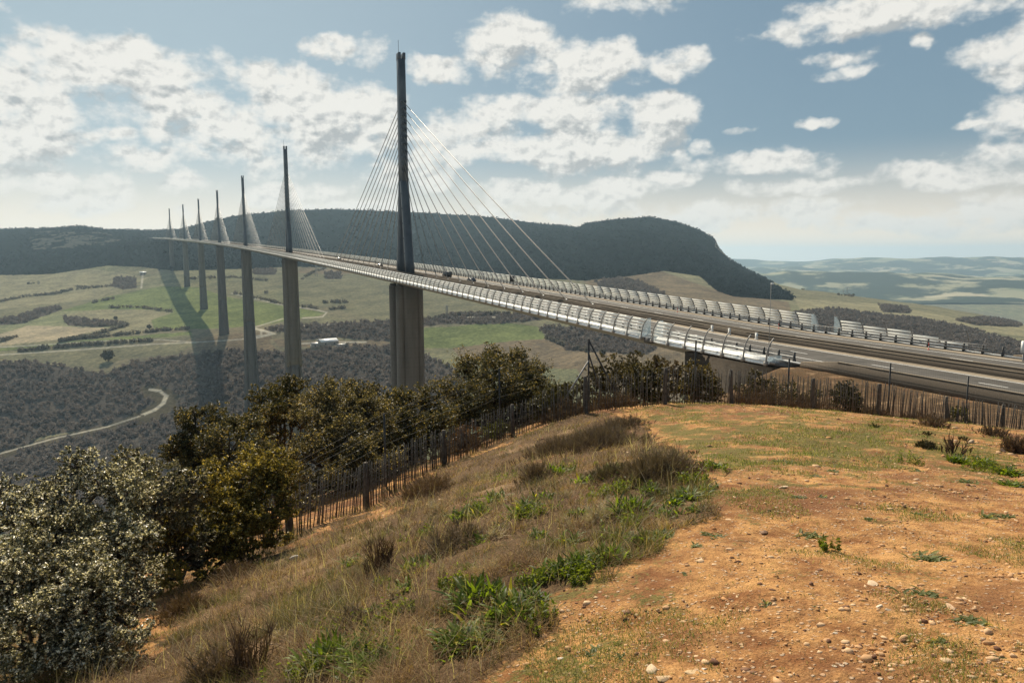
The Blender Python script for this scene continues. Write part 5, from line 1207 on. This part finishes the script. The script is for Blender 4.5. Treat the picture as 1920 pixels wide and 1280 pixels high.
shrub(712,1075,60,125,420,'dark dead stalk with a broom-like head standing alone on the slope',(.06,.035,.025),(.15,.09,.06),9,.004,'dead_plant',.8)
shrub(470,1275,110,190,420,'tall bare brown sapling at the bottom of the slope beside the silvery bush',(.07,.04,.028),(.16,.10,.07),10,.004,'dead_plant',.75)
shrub(400,1290,100,130,900,'low brown stalks at the bottom edge below the silvery bush',BR1,(.25,.17,.11),11,.003)
shrub(1792,852,56,60,260,'little bare sapling standing on the turf near the fence',(.06,.035,.03),(.13,.08,.06),12,.006,'dead_plant',.7)
shrub(1735,838,44,20,900,'dark round cushion shrub on the turf left of the bare sapling',(.05,.045,.02),(.14,.11,.06),13,.006)
shrub(1905,848,50,50,900,'brown twiggy shrub at the photo edge below the palings',BR1,(.22,.14,.10),14,.006)
shrub(440,1085,120,50,1500,'brown tangle of twigs under the yellow-green oak',BR1,(.22,.14,.09),15,.0032)
shrub(340,1150,120,60,1500,'rusty brush between the silvery bush and the bare slope',BR1,(.24,.15,.09),16,.0032)
shrub(1120,975,90,80,420,'pale straw-coloured dead tuft bursting from the bank',(.42,.33,.22),(.62,.52,.38),17,.0035,'dead_tuft',.25)
shrub(900,1075,100,60,300,'pale dry stems behind the tallest leafy clump',(.45,.35,.22),(.65,.54,.38),18,.003,'dead_tuft',.4)
shrub(1090,985,120,50,300,'low pale grass tuft left of the bursting dead tuft',(.42,.33,.22),(.6,.5,.36),19,.003,'dead_tuft',.35)
shrub(660,1180,120,70,900,'fine brown stems in the lower middle of the slope',BR1,(.3,.22,.15),20,.003)
shrub(1100,735,60,50,500,'reddish bare twigs poking above the palings at the corner',(.09,.045,.035),(.2,.11,.08),21,.006)
shrub(1750,800,60,40,700,'brown scrub growing through the palings on the right',BR1,(.24,.16,.11),22,.005)
shrub(1860,815,60,30,700,'brown scrub at the foot of the leaning palings',BR1,(.24,.16,.11),23,.005)
for k, (u, y) in enumerate([(1640,800),(1300,850),(1215,860),(1740,815),(1805,825)]):
    shrub(u, y, 34, 12, 260, ['dark tuft at the foot of the palings on the right','small dark tuft on the turf right of the brown shrub','tiny heathy tuft between the brown shrubs and the turf','small brown tuft beyond the dark cushion shrub','brown tuft right behind the bare sapling'][k], (.05,.05,.02), (.14,.12,.05), 40+k, .006, 'grass_tuft', .4, cat='tuft')

for k, (u, d_, w_, h_, lb) in enumerate([(1060, 24.2, 120, 62, 'brown bramble thicket behind the palings just left of the fence corner'), (1150, 24, 110, 50, 'brown bramble thicket behind the palings just right of the fence corner'), (1420, 24.6, 130, 52, 'brown bramble thicket behind the palings below the abutment'),
    (1500, 25.2, 130, 50, 'brown bramble thicket behind the palings left of the small dark bush'), (1620, 27, 130, 44, 'thin bramble thicket behind the palings right of the small dark bush'), (1730, 28, 130, 40, 'thin bramble thicket behind the palings below the dashed road line'), (860, 23.4, 120, 56, 'reddish bramble thicket behind the palings left of the fence corner')]):
    shrub(u, 780, w_, h_, 1500, lb, (.07, .042, .03), (.22, .145, .095), 60+k, .007, 'bramble', .3, dfix=d_)
tp_ = [(640,1010),(760,990),(830,1080),(930,1010),(980,1120),(560,1110),(520,1200),(1060,930),(900,900),(740,1120),(1120,1010),(620,1080),(450,1180),(820,960),(1010,1030),(690,1060),(380,1230),(560,1040)]
for k, (u, y) in enumerate(tp_):
    shrub(u, y, 40+k*5 % 37, 20+k*7 % 23, 200, 'pale bleached dry grass tuft scattered on the bank', (.34, .26, .16), (.72, .60, .42), 700+k, .0032, 'dry_tuft', .35, cat='tuft')['group'] = 'bleached grass tufts on the bank'
# ------------------------------------------------------------------ woodland in the valley
def scatter_trees(name, P_, rad, cpal, nq=22, seed=0, hf=1.1, kind='stuff', asp=1., mat=None):
    r_ = np.random.default_rng(seed); n = len(P_); q = r_.normal(size=(n, nq, 3)); q /= np.linalg.norm(q, axis=2)[..., None]; q *= r_.uniform(.35, 1, (n, nq, 1)); q[..., 2] = q[..., 2]*hf*.9+hf*.75
    C = (P_[:, None]+q*rad[:, None, None]).reshape(-1, 3); f = r_.random((n, 1, 1))*.7+r_.random((n, nq, 1))*.3
    cr_ = (np.array(cpal[0])*(1-f)+np.array(cpal[1])*f).reshape(-1, 3); sz = np.repeat(rad, nq)*.62
    a, b = rotframes(len(C), r_); s = (sz*r_.uniform(.6, 1.3, len(C)))[:, None]; V = np.stack([C-a*s*.6, C-b*s*.5, C+a*s*.6, C+b*s*.5], 1).reshape(-1, 3)
    F = np.arange(len(C)*4).reshape(-1, 4); o_ = mesh_obj(name, V, F, mat or M_farleaf, None, False, np.repeat(cr_, 4, 0))
    if kind: tag(o_, kind=kind)
    return o_
cellA = D2**2
def class_pts(c, n, dlo, dhi, seed):
    r_ = np.random.default_rng(seed); k = np.all(np.abs(base-np.array(c)) < 1e-6, axis=2) & (D2 > dlo) & (D2 < dhi) & (pu > -60) & (pu < 1990); ii, jj = np.nonzero(k)
    w_ = cellA[ii, jj]**.6; w_ = w_/w_.sum(); s = r_.choice(len(ii), n, p=w_); P_ = VP[ii[s], jj[s]].copy(); d_ = D2[ii[s], jj[s]]
    P_[:, 0] += r_.normal(size=n)*d_*.0015; P_[:, 1] += r_.normal(size=n)*d_*.0015; P_[:, 2] = ground(P_[:, 0], P_[:, 1]); return P_, d_
P_, d_ = class_pts(WOOD, 15000, 600, 2600, 1); scatter_trees('valley_woodland', P_, rng.uniform(2.2, 4.2, len(P_)), ((.14, .122, .11), (.235, .205, .182)), 34, 1)
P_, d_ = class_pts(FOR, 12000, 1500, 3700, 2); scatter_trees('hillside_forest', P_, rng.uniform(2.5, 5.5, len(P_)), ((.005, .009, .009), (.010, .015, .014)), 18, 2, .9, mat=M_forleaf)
HEDGE = [A_([(0,560),(140,530),(300,515),(420,490),(620,470)]), A_([(520,565),(640,540)]), A_([(620,592),(780,590),(850,600),(970,615)]), A_([(330,780),(740,740),(900,722),(1060,712)]), A_([(100,840),(400,810),(860,777)]),
 A_([(0,785),(100,755)]), B_([(660,670),(850,670)]), B_([(700,722),(835,715)]), B_([(0,600),(200,645),(370,685),(620,715)]), B_([(490,500),(600,440),(680,415)]), A_([(160,457),(215,457)]), A_([(420,475),(490,478)]), A_([(330,785),(520,750),(720,690)]), C_([(620,650),(900,600),(1120,600),(1500,605)]),
 B_([(230,600),(250,600)]), A_([(560,695),(720,688)]), C_([(1540,780),(1640,820),(1850,880)]), A_([(1060,430),(1300,420),(1500,440)]), [(1570,553),(1600,556)], [(1495,541),(1507,543)]]
hp = []; r_ = np.random.default_rng(71)
for pl in HEDGE:
    for (x0, y0), (x1, y1) in zip(pl[:-1], pl[1:]):
        n = max(3, int(math.hypot(x1-x0, (y1-y0)*3)/1.5)); t = r_.random(n); hp.append(np.stack([x0+(x1-x0)*t+r_.normal(size=n)*1., y0+(y1-y0)*t+r_.normal(size=n)*.5], 1))
hp = np.concatenate(hp); Q, dq = hit(hp[:, 0], hp[:, 1], 480, 4500, 300, ground); k = dq < 4300; Q, dq = Q[k], dq[k]
scatter_trees('hedgerows', Q, rng.uniform(1.6, 4.5, len(Q)), ((.10, .098, .078), (.20, .18, .145)), 22, 5)
# lone trees
LT = [(203,678,10,'round bare tree standing alone in the field above the wooded spur'),(650//3,0,0,''),(840//3,380+712/3,4.5,'dark tree by the track at the left edge of the bright green field'),(345//3+1,380+505/3,4,'small tree in the pale field left of the first shadowed slope'),(1010//3,0,0,''),
 (1600,555,4,'small tree on the skyline of the grassy ridge'),(600//3+17,380+660/3,4,'tree beside the sandy hollow on the left'),(1130,668,5,'bare tree at the corner of the field below the deck'),(985,0,0,'')]
for k, (u, y, R_, lb) in enumerate(LT):
    if not lb or not R_: continue
    Q, dq = hit(u, y, 480, 4500, 300, ground); Q = Q[0]; r_ = np.random.default_rng(k+500); root = empty('lone_tree', tuple(Q)); tag(root, lb, 'tree')
    n = 260; q = r_.normal(size=(n, 3)); q /= np.linalg.norm(q, axis=1)[:, None]; q *= r_.uniform(.4, 1, (n, 1)); C = q*np.array([R_, R_, R_*.85])+np.array([0, 0, R_*1.15]); a, b = rotframes(n, r_); s = R_*.2
    V = np.stack([C-a*s, C-b*s, C+a*s, C+b*s], 1).reshape(-1, 3); f = r_.random((n, 1)); mesh_obj('crown', V, np.arange(4*n).reshape(-1, 4), M_farleaf, root, False, np.repeat(np.array([.055, .055, .04])*(1-f)+np.array([.12, .11, .085])*f, 4, 0))
    MB().tube([(0, 0, -.5), (0, 0, R_*.9)], [R_*.07, R_*.04], 6).build('trunk', M_bark, root)

# ------------------------------------------------------------------ haze
hb = MB(); hb.box((5000, 9800, (-560+330)/2), (24000, 13500, (330+560)/2))
m, nt, out = newmat('valley_air'); pv_ = nt.nodes.new('ShaderNodeVolumePrincipled'); pv_.inputs['Density'].default_value = 5.6e-5; pv_.inputs['Color'].default_value = (.56, .79, .98, 1); pv_.inputs['Anisotropy'].default_value = .35
nt.links.new(pv_.outputs[0], out.inputs['Volume'])
tag(hb.build('haze', m), kind='stuff')
